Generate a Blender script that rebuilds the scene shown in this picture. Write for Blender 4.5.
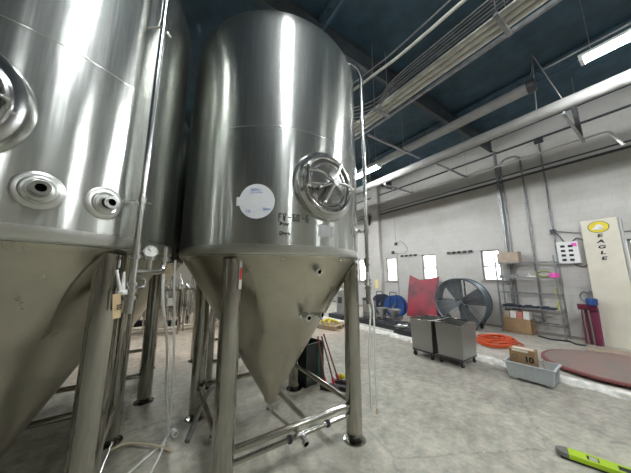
import bpy, bmesh, math, random
from mathutils import Vector, Matrix

# ------------------------------------------------------------------ clear
for o in list(bpy.data.objects):
    bpy.data.objects.remove(o, do_unlink=True)
S = bpy.context.scene
C = S.collection
R = math.radians
PI = math.pi
random.seed(7)

# ------------------------------------------------------------------ camera
cam_data = bpy.data.cameras.new('camera')
cam = bpy.data.objects.new('camera', cam_data)
C.objects.link(cam)
cam_data.sensor_fit = 'HORIZONTAL'
cam_data.sensor_width = 36.0
cam_data.lens = 36.0 * 237.0 / 631.0
cam_data.clip_start = 0.02
cam_data.clip_end = 200
cam.location = (0, 0, 1.75)
cam.rotation_euler = (R(90 + 9.2), 0, R(-33.3))
S.camera = cam

# ------------------------------------------------------------------ world, view
w = bpy.data.worlds.new('world')
S.world = w
w.use_nodes = True
bg = w.node_tree.nodes['Background']
bg.inputs[0].default_value = (0.75, 0.87, 1.0, 1)
bg.inputs[1].default_value = 0.6
S.view_settings.view_transform = 'Standard'
S.view_settings.look = 'None'
S.view_settings.exposure = 1.60
S.view_settings.gamma = 1.0
S.view_settings.use_curve_mapping = False
TUBE = 128.0        # strength of the ceiling tubes
PANE = 1.7         # strength of the daylight panes

# ------------------------------------------------------------------ helpers
class MB:
    """collects shapes, then links them as ONE mesh object"""
    def __init__(self):
        self.v, self.f = [], []

    def add(self, vs, fs, M=None):
        o = len(self.v)
        for p in vs:
            p = Vector(p)
            self.v.append(M @ p if M is not None else p)
        for f in fs:
            self.f.append([i + o for i in f])

    def box(self, c, s, rz=0, rx=0, ry=0, M=None, taper=1.0):
        x, y, z = s[0] / 2, s[1] / 2, s[2] / 2
        vs = []
        for k, q in ((-1, 1.0), (1, taper)):
            vs += [(-x * q, -y * q, k * z), (x * q, -y * q, k * z), (x * q, y * q, k * z), (-x * q, y * q, k * z)]
        fs = [(3, 2, 1, 0), (4, 5, 6, 7), (0, 1, 5, 4), (1, 2, 6, 5), (2, 3, 7, 6), (3, 0, 4, 7)]
        T = Matrix.Translation(c) @ Matrix.Rotation(rz, 4, 'Z') @ Matrix.Rotation(ry, 4, 'Y') @ Matrix.Rotation(rx, 4, 'X')
        self.add(vs, fs, (M @ T) if M is not None else T)
        return self

    def cyl(self, p0, p1, r0, r1=None, n=20, caps=True):
        r1 = r0 if r1 is None else r1
        p0, p1 = Vector(p0), Vector(p1)
        d = (p1 - p0)
        q = d.to_track_quat('Z', 'Y').to_matrix().to_4x4()
        T = Matrix.Translation(p0) @ q
        L = d.length
        vs = [(r0 * math.cos(2 * PI * i / n), r0 * math.sin(2 * PI * i / n), 0) for i in range(n)]
        vs += [(r1 * math.cos(2 * PI * i / n), r1 * math.sin(2 * PI * i / n), L) for i in range(n)]
        fs = [(i, (i + 1) % n, n + (i + 1) % n, n + i) for i in range(n)]
        if caps:
            fs += [tuple(range(n - 1, -1, -1)), tuple(range(n, 2 * n))]
        self.add(vs, fs, T)
        return self

    def lathe(self, prof, n=32, M=None, a0=0.0, a1=2 * PI):
        full = abs(a1 - a0 - 2 * PI) < 1e-6
        m = n if full else n + 1
        vs, fs = [], []
        for r, z in prof:
            for i in range(m):
                a = a0 + (a1 - a0) * i / n
                vs.append((r * math.cos(a), r * math.sin(a), z))
        for j in range(len(prof) - 1):
            for i in range(n):
                k = (i + 1) % m
                fs.append((j * m + i, j * m + k, (j + 1) * m + k, (j + 1) * m + i))
        self.add(vs, fs, M)
        return self

    def tube(self, pts, r, n=10, closed=False, caps=True):
        pts = [Vector(p) for p in pts]
        N = len(pts)
        tang = []
        for i in range(N):
            if closed:
                t = pts[(i + 1) % N] - pts[i - 1]
            else:
                t = pts[min(i + 1, N - 1)] - pts[max(i - 1, 0)]
            tang.append(t.normalized() if t.length > 1e-9 else Vector((0, 0, 1)))
        ref = Vector((0, 0, 1)) if abs(tang[0].z) < 0.9 else Vector((1, 0, 0))
        u = tang[0].cross(ref).normalized()
        vs, fs = [], []
        for i in range(N):
            t = tang[i]
            u = (u - t * u.dot(t)).normalized()
            v = t.cross(u)
            rr = r[i] if isinstance(r, (list, tuple)) else r
            for k in range(n):
                a = 2 * PI * k / n
                vs.append(pts[i] + (u * math.cos(a) + v * math.sin(a)) * rr)
        M_ = N if closed else N - 1
        for i in range(M_):
            for k in range(n):
                a, b = i * n, ((i + 1) % N) * n
                fs.append((a + k, a + (k + 1) % n, b + (k + 1) % n, b + k))
        if caps and not closed:
            fs += [tuple(range(n - 1, -1, -1)), tuple(range((N - 1) * n, N * n))]
        self.add(vs, fs)
        return self

    def sphere(self, c, r, sc=(1, 1, 1), n=16, m=10):
        prof = [(max(1e-4, math.sin(PI * j / m)) * r, -math.cos(PI * j / m) * r) for j in range(m + 1)]
        T = Matrix.Translation(c) @ Matrix.Diagonal((sc[0], sc[1], sc[2], 1))
        return self.lathe(prof, n, T)

    def prism(self, poly, h, M=None):
        n = len(poly)
        vs = [(x, y, 0) for x, y in poly] + [(x, y, h) for x, y in poly]
        fs = [tuple(range(n - 1, -1, -1)), tuple(range(n, 2 * n))]
        fs += [(i, (i + 1) % n, n + (i + 1) % n, n + i) for i in range(n)]
        self.add(vs, fs, M)
        return self

    def build(self, name, mat, parent=None, ang=35, bevel=0):
        me = bpy.data.meshes.new(name)
        me.from_pydata([tuple(p) for p in self.v], [], self.f)
        bm = bmesh.new()
        bm.from_mesh(me)
        bmesh.ops.recalc_face_normals(bm, faces=bm.faces)
        bm.to_mesh(me)
        bm.free()
        me.polygons.foreach_set('use_smooth', [True] * len(me.polygons))
        me.set_sharp_from_angle(angle=R(ang))
        me.materials.append(mat)
        o = bpy.data.objects.new(name, me)
        C.objects.link(o)
        if parent is not None:
            o.parent = parent
        if bevel:
            b = o.modifiers.new('bevel', 'BEVEL')
            b.width = bevel
            b.segments = 2
            b.limit_method = 'ANGLE'
            b.angle_limit = R(40)
        return o


def thing(name, label, cat, loc=(0, 0, 0), rz=0, group=None):
    o = bpy.data.objects.new(name, None)
    o.empty_display_size = 0.1
    C.objects.link(o)
    o.location = loc
    o.rotation_euler = (0, 0, rz)
    o['label'] = label
    o['category'] = cat
    if group:
        o['group'] = group
    return o


def tag(o, label, cat, group=None, loc=None, rz=None):
    o['label'] = label
    o['category'] = cat
    if group:
        o['group'] = group
    if loc is not None:
        o.location = loc
    if rz is not None:
        o.rotation_euler = (0, 0, rz)
    return o


def struct(o):
    o['kind'] = 'structure'
    return o


def dup(root, loc, rz, label=None, group=None):
    r = root.copy()
    C.objects.link(r)
    r.location = loc
    r.rotation_euler = (0, 0, rz)
    if label:
        r['label'] = label
    if group:
        r['group'] = group
    for ch in list(root.children):
        c = ch.copy()
        C.objects.link(c)
        c.parent = r
        for g in list(ch.children):
            d = g.copy()
            C.objects.link(d)
            d.parent = c
    return r


def fillet(pts, rad, k=6):
    """round the corners of a polyline"""
    pts = [Vector(p) for p in pts]
    out = [pts[0]]
    for i in range(1, len(pts) - 1):
        a, b, c = pts[i - 1], pts[i], pts[i + 1]
        d1, d2 = (a - b), (c - b)
        t = min(rad, d1.length * 0.49, d2.length * 0.49)
        p, q = b + d1.normalized() * t, b + d2.normalized() * t
        for j in range(k + 1):
            s = j / k
            out.append(p * (1 - s) ** 2 + b * 2 * s * (1 - s) + q * s * s)
    out.append(pts[-1])
    return out


def smooth(pts, k=6):
    """Catmull-Rom through the points"""
    P = [Vector(p) for p in pts]
    P = [P[0] * 2 - P[1]] + P + [P[-1] * 2 - P[-2]]
    out = []
    for i in range(1, len(P) - 2):
        for j in range(k):
            t = j / k
            a, b, c, d = P[i - 1], P[i], P[i + 1], P[i + 2]
            out.append(0.5 * ((2 * b) + (c - a) * t + (2 * a - 5 * b + 4 * c - d) * t * t + (3 * b - a - 3 * c + d) * t ** 3))
    out.append(P[-2])
    return out


def text_mesh(body, size, bold=0.0, align='CENTER'):
    cu = bpy.data.curves.new('lettering', 'FONT')
    cu.body = body
    cu.size = size
    cu.align_x = align
    cu.align_y = 'CENTER'
    cu.offset = bold
    o = bpy.data.objects.new('lettering', cu)
    C.objects.link(o)
    dg = bpy.context.evaluated_depsgraph_get()
    me = bpy.data.meshes.new_from_object(o.evaluated_get(dg))
    vs = [tuple(v.co) for v in me.vertices]
    fs = [tuple(p.vertices) for p in me.polygons]
    bpy.data.objects.remove(o, do_unlink=True)
    bpy.data.meshes.remove(me)
    return vs, fs


# ------------------------------------------------------------------ materials
def nodes(name):
    m = bpy.data.materials.new(name)
    m.use_nodes = True
    nt = m.node_tree
    return m, nt, nt.nodes['Principled BSDF'], nt.links


def mat(name, col, rough=0.5, metal=0.0, var=0.0, scale=8.0, bump=0.0, col2=None, stretch=(1, 1, 1)):
    m, nt, b, L = nodes(name)
    b.inputs['Base Color'].default_value = (*col, 1)
    b.inputs['Roughness'].default_value = rough
    b.inputs['Metallic'].default_value = metal
    if var or bump or col2:
        tc = nt.nodes.new('ShaderNodeTexCoord')
        mp = nt.nodes.new('ShaderNodeMapping')
        mp.inputs['Scale'].default_value = stretch
        no = nt.nodes.new('ShaderNodeTexNoise')
        no.inputs['Scale'].default_value = scale
        no.inputs['Detail'].default_value = 6
        L.new(tc.outputs['Object'], mp.inputs[0])
        L.new(mp.outputs[0], no.inputs['Vector'])
        rp = nt.nodes.new('ShaderNodeValToRGB')
        c2 = col2 or tuple(c * (1 - var) for c in col)
        rp.color_ramp.elements[0].position = 0.35
        rp.color_ramp.elements[1].position = 0.65
        rp.color_ramp.elements[0].color = (*c2, 1)
        rp.color_ramp.elements[1].color = (*col, 1)
        L.new(no.outputs['Fac'], rp.inputs[0])
        L.new(rp.outputs[0], b.inputs['Base Color'])
        if bump:
            bu = nt.nodes.new('ShaderNodeBump')
            bu.inputs['Strength'].default_value = bump
            bu.inputs['Distance'].default_value = 0.02
            L.new(no.outputs['Fac'], bu.inputs['Height'])
            L.new(bu.outputs[0], b.inputs['Normal'])
    return m


def emit(name, col, strength):
    m, nt, b, L = nodes(name)
    b.inputs['Base Color'].default_value = (*col, 1)
    b.inputs['Emission Color'].default_value = (*col, 1)
    b.inputs['Emission Strength'].default_value = strength
    return m


def steel(name, col, r_lo, r_hi, aniso, wave=0.0, fine=0.0, fscale=(60, 60, 2.5), haze=0.0, haze_rough=0.5, wear=(0.86, 1.08)):
    """brushed stainless: grain noise in the roughness, shallow dents in the normal"""
    m, nt, b, L = nodes(name)
    N = nt.nodes.new
    b.inputs['Metallic'].default_value = 1
    b.inputs['Base Color'].default_value = (*col, 1)
    b.inputs['Anisotropic'].default_value = aniso
    b.inputs['Anisotropic Rotation'].default_value = 0.25
    tg = N('ShaderNodeTangent')
    tg.direction_type = 'RADIAL'
    tg.axis = 'Z'
    L.new(tg.outputs[0], b.inputs['Tangent'])
    tc = N('ShaderNodeTexCoord')
    mp = N('ShaderNodeMapping')
    mp.inputs['Scale'].default_value = fscale
    L.new(tc.outputs['Object'], mp.inputs[0])
    no = N('ShaderNodeTexNoise')
    no.inputs['Scale'].default_value = 1.0
    no.inputs['Detail'].default_value = 5
    L.new(mp.outputs[0], no.inputs['Vector'])
    mr = N('ShaderNodeMapRange')
    mr.inputs['From Min'].default_value = 0.3
    mr.inputs['From Max'].default_value = 0.7
    mr.inputs['To Min'].default_value = r_lo
    mr.inputs['To Max'].default_value = r_hi
    L.new(no.outputs['Fac'], mr.inputs['Value'])
    L.new(mr.outputs[0], b.inputs['Roughness'])
    # colour wear
    rp = N('ShaderNodeMixRGB')
    rp.inputs[1].default_value = (*[c * wear[0] for c in col], 1)
    rp.inputs[2].default_value = (*[min(1, c * wear[1]) for c in col], 1)
    L.new(no.outputs['Fac'], rp.inputs[0])
    L.new(rp.outputs[0], b.inputs['Base Color'])
    last = None
    if wave:
        n2 = N('ShaderNodeTexNoise')
        n2.inputs['Scale'].default_value = 1.6
        n2.inputs['Detail'].default_value = 1.5
        L.new(tc.outputs['Object'], n2.inputs['Vector'])
        bu = N('ShaderNodeBump')
        bu.inputs['Strength'].default_value = 1.0
        bu.inputs['Distance'].default_value = wave
        L.new(n2.outputs['Fac'], bu.inputs['Height'])
        last = bu
    if fine:
        bf = N('ShaderNodeBump')
        bf.inputs['Strength'].default_value = fine
        bf.inputs['Distance'].default_value = 0.001
        L.new(no.outputs['Fac'], bf.inputs['Height'])
        if last:
            L.new(last.outputs[0], bf.inputs['Normal'])
        last = bf
    if last:
        L.new(last.outputs[0], b.inputs['Normal'])
    if haze:          # the wide scatter of brushed metal under its sharp sheen
        g = N('ShaderNodeBsdfPrincipled')
        g.inputs['Metallic'].default_value = 1
        g.inputs['Roughness'].default_value = haze_rough
        L.new(rp.outputs[0], g.inputs['Base Color'])
        ms = N('ShaderNodeMixShader')
        ms.inputs[0].default_value = haze
        L.new(b.outputs[0], ms.inputs[1])
        L.new(g.outputs[0], ms.inputs[2])
        L.new(ms.outputs[0], nt.nodes['Material Output'].inputs['Surface'])
    return m


def concrete(name, dark, mid, light, bumpy=0.15, zones=False):
    m, nt, b, L = nodes(name)
    N = nt.nodes.new
    tc = N('ShaderNodeTexCoord')

    def noise(scale, detail, rough=0.6, dist=0.0):
        n = N('ShaderNodeTexNoise')
        n.inputs['Scale'].default_value = scale
        n.inputs['Detail'].default_value = detail
        n.inputs['Roughness'].default_value = rough
        n.inputs['Distortion'].default_value = dist
        L.new(tc.outputs['Object'], n.inputs['Vector'])
        return n
    a, c, d = noise(0.9, 10, 0.72, 0.0), noise(7.0, 10, 0.74, 0.15), noise(40, 5)
    r1 = N('ShaderNodeValToRGB')
    e = r1.color_ramp.elements
    e[0].position, e[1].position = 0.33, 0.68
    e[0].color, e[1].color = (*dark, 1), (*light, 1)
    k = r1.color_ramp.elements.new(0.5)
    k.color = (*mid, 1)
    mx = N('ShaderNodeMixRGB')
    mx.inputs[0].default_value = 0.5
    L.new(a.outputs['Fac'], mx.inputs[1])
    L.new(c.outputs['Fac'], mx.inputs[2])
    L.new(mx.outputs[0], r1.inputs[0])
    # small dark blotches and pale scuffs
    r2 = N('ShaderNodeValToRGB')
    r2.color_ramp.elements[0].position, r2.color_ramp.elements[1].position = 0.3, 0.62
    r2.color_ramp.elements[0].color, r2.color_ramp.elements[1].color = (0.72, 0.72, 0.70, 1), (1.06, 1.05, 1.0, 1)
    L.new(c.outputs['Fac'], r2.inputs[0])
    mu = N('ShaderNodeMixRGB')
    mu.blend_type = 'MULTIPLY'
    mu.inputs[0].default_value = 0.8
    L.new(r1.outputs[0], mu.inputs[1])
    L.new(r2.outputs[0], mu.inputs[2])
    # hairline cracks
    vo = N('ShaderNodeTexVoronoi')
    vo.feature = 'DISTANCE_TO_EDGE'
    vo.inputs['Scale'].default_value = 0.55
    wp = N('ShaderNodeMixRGB')
    wp.inputs[0].default_value = 0.16
    L.new(tc.outputs['Object'], wp.inputs[1])
    L.new(c.outputs['Color'], wp.inputs[2])
    L.new(wp.outputs[0], vo.inputs['Vector'])
    r3 = N('ShaderNodeValToRGB')
    r3.color_ramp.elements[0].position, r3.color_ramp.elements[1].position = 0.0, 0.006
    r3.color_ramp.elements[0].color, r3.color_ramp.elements[1].color = (0.6, 0.6, 0.58, 1), (1, 1, 1, 1)
    L.new(vo.outputs['Distance'], r3.inputs[0])
    m2 = N('ShaderNodeMixRGB')
    m2.blend_type = 'MULTIPLY'
    m2.inputs[0].default_value = 0.7
    L.new(mu.outputs[0], m2.inputs[1])
    L.new(r3.outputs[0], m2.inputs[2])
    col_out = m2.outputs[0]
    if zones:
        # a newer pale patch of screed, a trodden grey lane beside the step, warm light spill at the back painted in as a pinkish tint
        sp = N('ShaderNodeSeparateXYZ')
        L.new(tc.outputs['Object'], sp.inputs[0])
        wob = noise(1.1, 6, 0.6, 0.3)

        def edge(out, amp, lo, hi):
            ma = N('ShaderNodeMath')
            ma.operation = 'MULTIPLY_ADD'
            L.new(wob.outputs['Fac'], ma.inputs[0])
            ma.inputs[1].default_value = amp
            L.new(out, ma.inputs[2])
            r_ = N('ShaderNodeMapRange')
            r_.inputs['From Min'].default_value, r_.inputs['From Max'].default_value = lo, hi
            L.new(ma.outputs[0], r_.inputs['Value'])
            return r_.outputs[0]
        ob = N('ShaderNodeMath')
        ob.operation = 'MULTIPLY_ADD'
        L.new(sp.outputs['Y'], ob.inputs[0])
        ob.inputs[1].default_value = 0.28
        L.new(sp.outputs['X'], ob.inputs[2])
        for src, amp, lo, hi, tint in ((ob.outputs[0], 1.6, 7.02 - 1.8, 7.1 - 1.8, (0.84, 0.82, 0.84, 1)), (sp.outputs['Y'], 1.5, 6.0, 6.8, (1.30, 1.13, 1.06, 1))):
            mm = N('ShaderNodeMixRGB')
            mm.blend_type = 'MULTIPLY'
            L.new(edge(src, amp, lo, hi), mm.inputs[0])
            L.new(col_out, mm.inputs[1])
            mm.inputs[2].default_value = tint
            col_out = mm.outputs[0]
    L.new(col_out, b.inputs['Base Color'])
    rr = N('ShaderNodeMapRange')
    rr.inputs['To Min'].default_value, rr.inputs['To Max'].default_value = 0.42, 0.8
    L.new(c.outputs['Fac'], rr.inputs['Value'])
    L.new(rr.outputs[0], b.inputs['Roughness'])
    bu = N('ShaderNodeBump')
    bu.inputs['Strength'].default_value = bumpy
    bu.inputs['Distance'].default_value = 0.02
    ad = N('ShaderNodeMath')
    ad.operation = 'ADD'
    L.new(c.outputs['Fac'], ad.inputs[0])
    L.new(d.outputs['Fac'], ad.inputs[1])
    L.new(ad.outputs[0], bu.inputs['Height'])
    L.new(bu.outputs[0], b.inputs['Normal'])
    return m


def block_wall(name, col):
    """painted concrete block: shallow courses in the bump, faint stains"""
    m, nt, b, L = nodes(name)
    N = nt.nodes.new
    tc = N('ShaderNodeTexCoord')
    sp = N('ShaderNodeSeparateXYZ')
    L.new(tc.outputs['Object'], sp.inputs[0])
    cb = N('ShaderNodeCombineXYZ')
    ad = N('ShaderNodeMath')
    ad.operation = 'ADD'
    L.new(sp.outputs['X'], ad.inputs[0])
    L.new(sp.outputs['Y'], ad.inputs[1])
    L.new(ad.outputs[0], cb.inputs['X'])
    L.new(sp.outputs['Z'], cb.inputs['Y'])
    br = N('ShaderNodeTexBrick')
    br.inputs['Scale'].default_value = 1.0
    br.inputs['Brick Width'].default_value = 0.4
    br.inputs['Row Height'].default_value = 0.2
    br.inputs['Mortar Size'].default_value = 0.007
    br.inputs['Color1'].default_value = (*col, 1)
    br.inputs['Color2'].default_value = (*[c * 0.97 for c in col], 1)
    br.inputs['Mortar'].default_value = (*[c * 0.9 for c in col], 1)
    L.new(cb.outputs[0], br.inputs['Vector'])
    no = N('ShaderNodeTexNoise')
    no.inputs['Scale'].default_value = 1.3
    no.inputs['Detail'].default_value = 8
    no.inputs['Roughness'].default_value = 0.65
    L.new(tc.outputs['Object'], no.inputs['Vector'])
    rp = N('ShaderNodeValToRGB')
    rp.color_ramp.elements[0].position, rp.color_ramp.elements[1].position = 0.3, 0.55
    rp.color_ramp.elements[0].color, rp.color_ramp.elements[1].color = (0.86, 0.84, 0.8, 1), (1, 1, 1, 1)
    L.new(no.outputs['Fac'], rp.inputs[0])
    mu = N('ShaderNodeMixRGB')
    mu.blend_type = 'MULTIPLY'
    mu.inputs[0].default_value = 0.8
    L.new(br.outputs['Color'], mu.inputs[1])
    L.new(rp.outputs[0], mu.inputs[2])
    L.new(mu.outputs[0], b.inputs['Base Color'])
    b.inputs['Roughness'].default_value = 0.6
    bu = N('ShaderNodeBump')
    bu.inputs['Strength'].default_value = 0.35
    bu.inputs['Distance'].default_value = 0.006
    L.new(br.outputs['Fac'], bu.inputs['Height'])
    bu.invert = True
    L.new(bu.outputs[0], b.inputs['Normal'])
    return m


M = {}
M['shell'] = steel('polished_stainless_shell', (0.58, 0.595, 0.555), 0.17, 0.23, 0.90, wave=0.006, fscale=(70, 70, 2.2), haze=0.15, haze_rough=0.5, wear=(0.72, 1.16))
M['cone'] = steel('mill_finish_stainless_cone', (0.54, 0.51, 0.42), 0.27, 0.34, 0.3, wave=0.07, fscale=(8, 8, 8))
M['leg'] = steel('brushed_stainless_leg', (0.43, 0.415, 0.37), 0.14, 0.17, 0.0, fscale=(3, 3, 3))
M['bright'] = steel('bright_stainless_fitting', (0.68, 0.68, 0.66), 0.19, 0.22, 0.0, fscale=(3, 3, 3))
M['plate'] = steel('satin_stainless_plate', (0.60, 0.60, 0.565), 0.30, 0.36, 0.0, fscale=(3, 3, 3))
M['doorsteel'] = steel('dark_stainless_door', (0.30, 0.30, 0.285), 0.24, 0.30, 0.0, fscale=(3, 3, 3))
M['sheet'] = steel('dull_stainless_sheet', (0.42, 0.42, 0.41), 0.34, 0.45, 0.0, wave=0.02, fscale=(30, 30, 4))
M['galv'] = mat('galvanised_steel', (0.36, 0.365, 0.37), 0.45, 0.85, var=0.3, scale=12)
M['darksteel'] = mat('dark_steel', (0.10, 0.105, 0.11), 0.5, 0.6, var=0.35, scale=9)
M['black'] = mat('black_rubber', (0.015, 0.015, 0.016), 0.55)
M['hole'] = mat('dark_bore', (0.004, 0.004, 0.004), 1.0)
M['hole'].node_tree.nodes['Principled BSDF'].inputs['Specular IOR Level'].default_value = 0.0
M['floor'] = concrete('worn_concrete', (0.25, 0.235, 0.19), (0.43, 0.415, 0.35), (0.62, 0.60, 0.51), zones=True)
M['ledge'] = concrete('worn_concrete_ledge', (0.32, 0.30, 0.26), (0.47, 0.445, 0.395), (0.60, 0.575, 0.52))
M['curb'] = mat('chipped_white_paint', (0.90, 0.88, 0.82), 0.7, scale=7, bump=0.8, col2=(0.52, 0.50, 0.45))
M['wall'] = block_wall('white_painted_block', (0.56, 0.545, 0.515))
M['wallfar'] = block_wall('grey_painted_block', (0.36, 0.34, 0.28))
M['ceil'] = mat('dark_blue_deck', (0.031, 0.077, 0.113), 0.65, var=0.4, scale=3)
M['steelbeam'] = mat('dark_painted_beam', (0.05, 0.062, 0.07), 0.55, var=0.3, scale=6)
M['pvc'] = mat('white_painted_pipe', (0.33, 0.325, 0.31), 0.45, var=0.15, scale=5)
M['offwhite'] = mat('off_white_conduit', (0.60, 0.59, 0.53), 0.45, var=0.2, scale=6)
M['hose_w'] = mat('white_hose', (0.80, 0.79, 0.74), 0.45)
M['hose_t'] = mat('tan_hose', (0.62, 0.54, 0.38), 0.5)
M['hose_g'] = mat('grey_hose', (0.20, 0.20, 0.18), 0.5, var=0.3, scale=20)
M['tube'] = emit('lit_tube', (0.93, 0.97, 1.0), TUBE)
M['pane'] = emit('bright_daylight_pane', (0.92, 0.97, 1.0), PANE)
M['frame'] = mat('grey_window_frame', (0.26, 0.24, 0.22), 0.6)
M['whitebox'] = mat('white_enamel', (0.80, 0.80, 0.78), 0.4)
M['eagle'] = mat('cream_panel', (0.70, 0.66, 0.55), 0.5, var=0.08, scale=3)
M['panelside'] = mat('grey_panel_edge', (0.42, 0.42, 0.40), 0.5)
M['yellow'] = mat('yellow_sign', (0.75, 0.62, 0.03), 0.5)
M['yellow2'] = mat('pale_yellow_card', (0.85, 0.72, 0.28), 0.6)
M['ink'] = mat('black_ink', (0.01, 0.01, 0.012), 0.5)
M['blueink'] = mat('blue_marker_ink', (0.10, 0.20, 0.55), 0.5)
M['sticker'] = mat('white_vinyl', (0.86, 0.87, 0.88), 0.35, var=0.06, scale=20)
M['card'] = mat('cardboard', (0.36, 0.23, 0.12), 0.8, var=0.2, scale=6)
M['card2'] = mat('pale_cardboard', (0.44, 0.35, 0.27), 0.8, var=0.2, scale=6)
M['tape'] = mat('packing_tape', (0.75, 0.70, 0.60), 0.4)
M['tote'] = mat('grey_translucent_plastic', (0.50, 0.54, 0.55), 0.4)
M['orange'] = mat('orange_rubber_hose', (0.75, 0.11, 0.03), 0.45, var=0.2, scale=10)
M['red'] = mat('scuffed_red_paint', (0.46, 0.05, 0.07), 0.55, scale=1.4, col2=(0.11, 0.05, 0.06))
M['redplain'] = mat('red_plastic', (0.55, 0.03, 0.03), 0.45)
M['redpack'] = mat('faded_red_carton', (0.50, 0.17, 0.14), 0.6)
M['maroon'] = mat('maroon_plastic', (0.13, 0.010, 0.04), 0.45)
M['blue'] = mat('blue_paint', (0.03, 0.09, 0.30), 0.45, var=0.3, scale=5)
M['navy'] = mat('navy_paint', (0.02, 0.03, 0.055), 0.5)
M['pink'] = mat('pink_plastic', (0.85, 0.10, 0.50), 0.45)
M['green'] = mat('olive_green_hose', (0.22, 0.26, 0.06), 0.5)
M['hivis'] = mat('yellow_green_strap', (0.50, 0.48, 0.14), 0.6)
M['lime'] = mat('lime_green_paint', (0.42, 0.62, 0.02), 0.4)
M['rust'] = mat('rust_red_disc', (0.27, 0.17, 0.15), 0.75, scale=2.2, col2=(0.21, 0.175, 0.155), bump=0.1)
M['rustrim'] = mat('red_disc_rim', (0.24, 0.07, 0.065), 0.7, var=0.3, scale=6)
M['wood'] = mat('pale_wood', (0.48, 0.36, 0.22), 0.7, var=0.3, scale=6, stretch=(1, 8, 1))
M['handle'] = mat('brown_wood_handle', (0.22, 0.06, 0.04), 0.5)
M['binplastic'] = mat('black_plastic', (0.012, 0.018, 0.016), 0.4)
M['bristle'] = mat('black_bristle', (0.02, 0.018, 0.018), 0.85)
M['teal'] = mat('dark_teal_plastic', (0.02, 0.09, 0.07), 0.5)
M['fan'] = mat('slate_fan_paint', (0.13, 0.16, 0.18), 0.45, 0.3, var=0.25, scale=5)
M['blade'] = mat('grey_fan_blade', (0.085, 0.095, 0.10), 0.5, 0.3)
M['darkpallet'] = mat('black_plastic_pallet', (0.025, 0.027, 0.032), 0.6)
M['papertag'] = mat('kraft_paper_tag', (0.62, 0.48, 0.27), 0.75)
M['whiteplastic'] = mat('white_plastic_handle', (0.82, 0.82, 0.79), 0.4)
M['gaugeface'] = mat('gauge_face', (0.82, 0.82, 0.76), 0.35)
M['paper'] = mat('white_paper_label', (0.75, 0.74, 0.70), 0.6)

# ------------------------------------------------------------------ the room
WX, CZ = 9.5, 6.45
YF, YB, XL = -9.0, 17.0, -9.5
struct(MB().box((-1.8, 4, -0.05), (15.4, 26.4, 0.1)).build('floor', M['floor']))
# worn step up to the strip of floor along the right wall
struct(MB().box((7.75, 4, -0.025), (3.7, 26, 0.15)).build('floor_ledge', M['ledge']))
cb = MB()
rnd = random.Random(3)
N_ = 150
prev = None
vs, fs = [], []
for i in range(N_ + 1):
    y = -3 + 15 * i / N_
    a = 5.70 + rnd.uniform(-0.05, 0.05) + 0.03 * math.sin(y * 3)
    bb = 5.98 + rnd.uniform(-0.05, 0.04)
    h1 = 0.045 + rnd.uniform(-0.02, 0.03)
    vs += [(a, y, -0.01), (a + 0.025, y, h1), ((a + bb) / 2, y, 0.07 + rnd.uniform(-0.012, 0.018)), (bb, y, 0.052)]
for i in range(N_):
    for k in range(3):
        p = i * 4 + k
        fs.append((p, p + 1, p + 5, p + 4))
cb.add(vs, fs)
struct(cb.build('trim_1', M['curb'], ang=60))
struct(MB().box((0, 4, CZ + 0.05), (19.4, 26.4, 0.1)).build('ceiling', M['ceil']))
# right wall with five window openings
WINS = [(9.38, 10.05, 1.42, 2.62), (7.43, 8.06, 1.44, 2.56), (5.46, 6.10, 1.56, 2.60), (3.24, 3.82, 1.56, 2.60), (0.02, 0.62, 1.56, 2.62)]
wl = MB()
edges = sorted(WINS)
y0 = YF
for (a, b_, z0, z1) in edges:
    wl.box((WX + 0.15, (y0 + a) / 2, CZ / 2), (0.3, a - y0, CZ))
    wl.box((WX + 0.15, (a + b_) / 2, z0 / 2), (0.3, b_ - a, z0))
    wl.box((WX + 0.15, (a + b_) / 2, (z1 + CZ) / 2), (0.3, b_ - a, CZ - z1))
    y0 = b_
wl.box((WX + 0.15, (y0 + YB) / 2, CZ / 2), (0.3, YB - y0, CZ))
struct(wl.build('wall_right', M['wall']))
for i, (a, b_, z0, z1) in enumerate(WINS):
    t = bpy.data.objects.new('window_%d' % (i + 1), None)
    C.objects.link(t)
    t.location = (WX, (a + b_) / 2, z0)
    struct(t)
    wd, ht = b_ - a, z1 - z0
    f = MB()
    for s in (-1, 1):
        f.box((0.10, s * (wd / 2 - 0.027), ht / 2), (0.08, 0.055, ht))
    f.box((0.10, 0, 0.02), (0.08, wd, 0.04)).box((0.10, 0, ht - 0.02), (0.08, wd, 0.04)).box((0.10, 0, ht * 0.47), (0.05, wd, 0.055))
    f.build('window_frame', M['frame'], t)
    MB().box((0.14, 0, ht / 2), (0.012, wd - 0.02, ht - 0.02)).build('window_pane', M['pane'], t)
    MB().box((0.0, 0, -0.025), (0.14, wd + 0.08, 0.05)).build('window_sill', M['frame'], t)
struct(MB().box((0, YB + 0.15, CZ / 2), (19.4, 0.3, CZ)).build('wall_back', M['wallfar']))
struct(MB().box((0, YF - 0.15, CZ / 2), (19.4, 0.3, CZ)).build('wall_front', M['wallfar']))
struct(MB().box((XL - 0.1, 4, CZ / 2), (0.2, 26, CZ)).build('wall_left', M['wallfar']))
struct(MB().box((WX - 0.1, 8.45, CZ / 2), (0.22, 0.42, CZ)).build('pillar', M['wall']))
struct(MB().box((WX - 0.012, 4, 0.09), (0.024, 26, 0.08)).build('baseboard_right', M['frame']))

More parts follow.
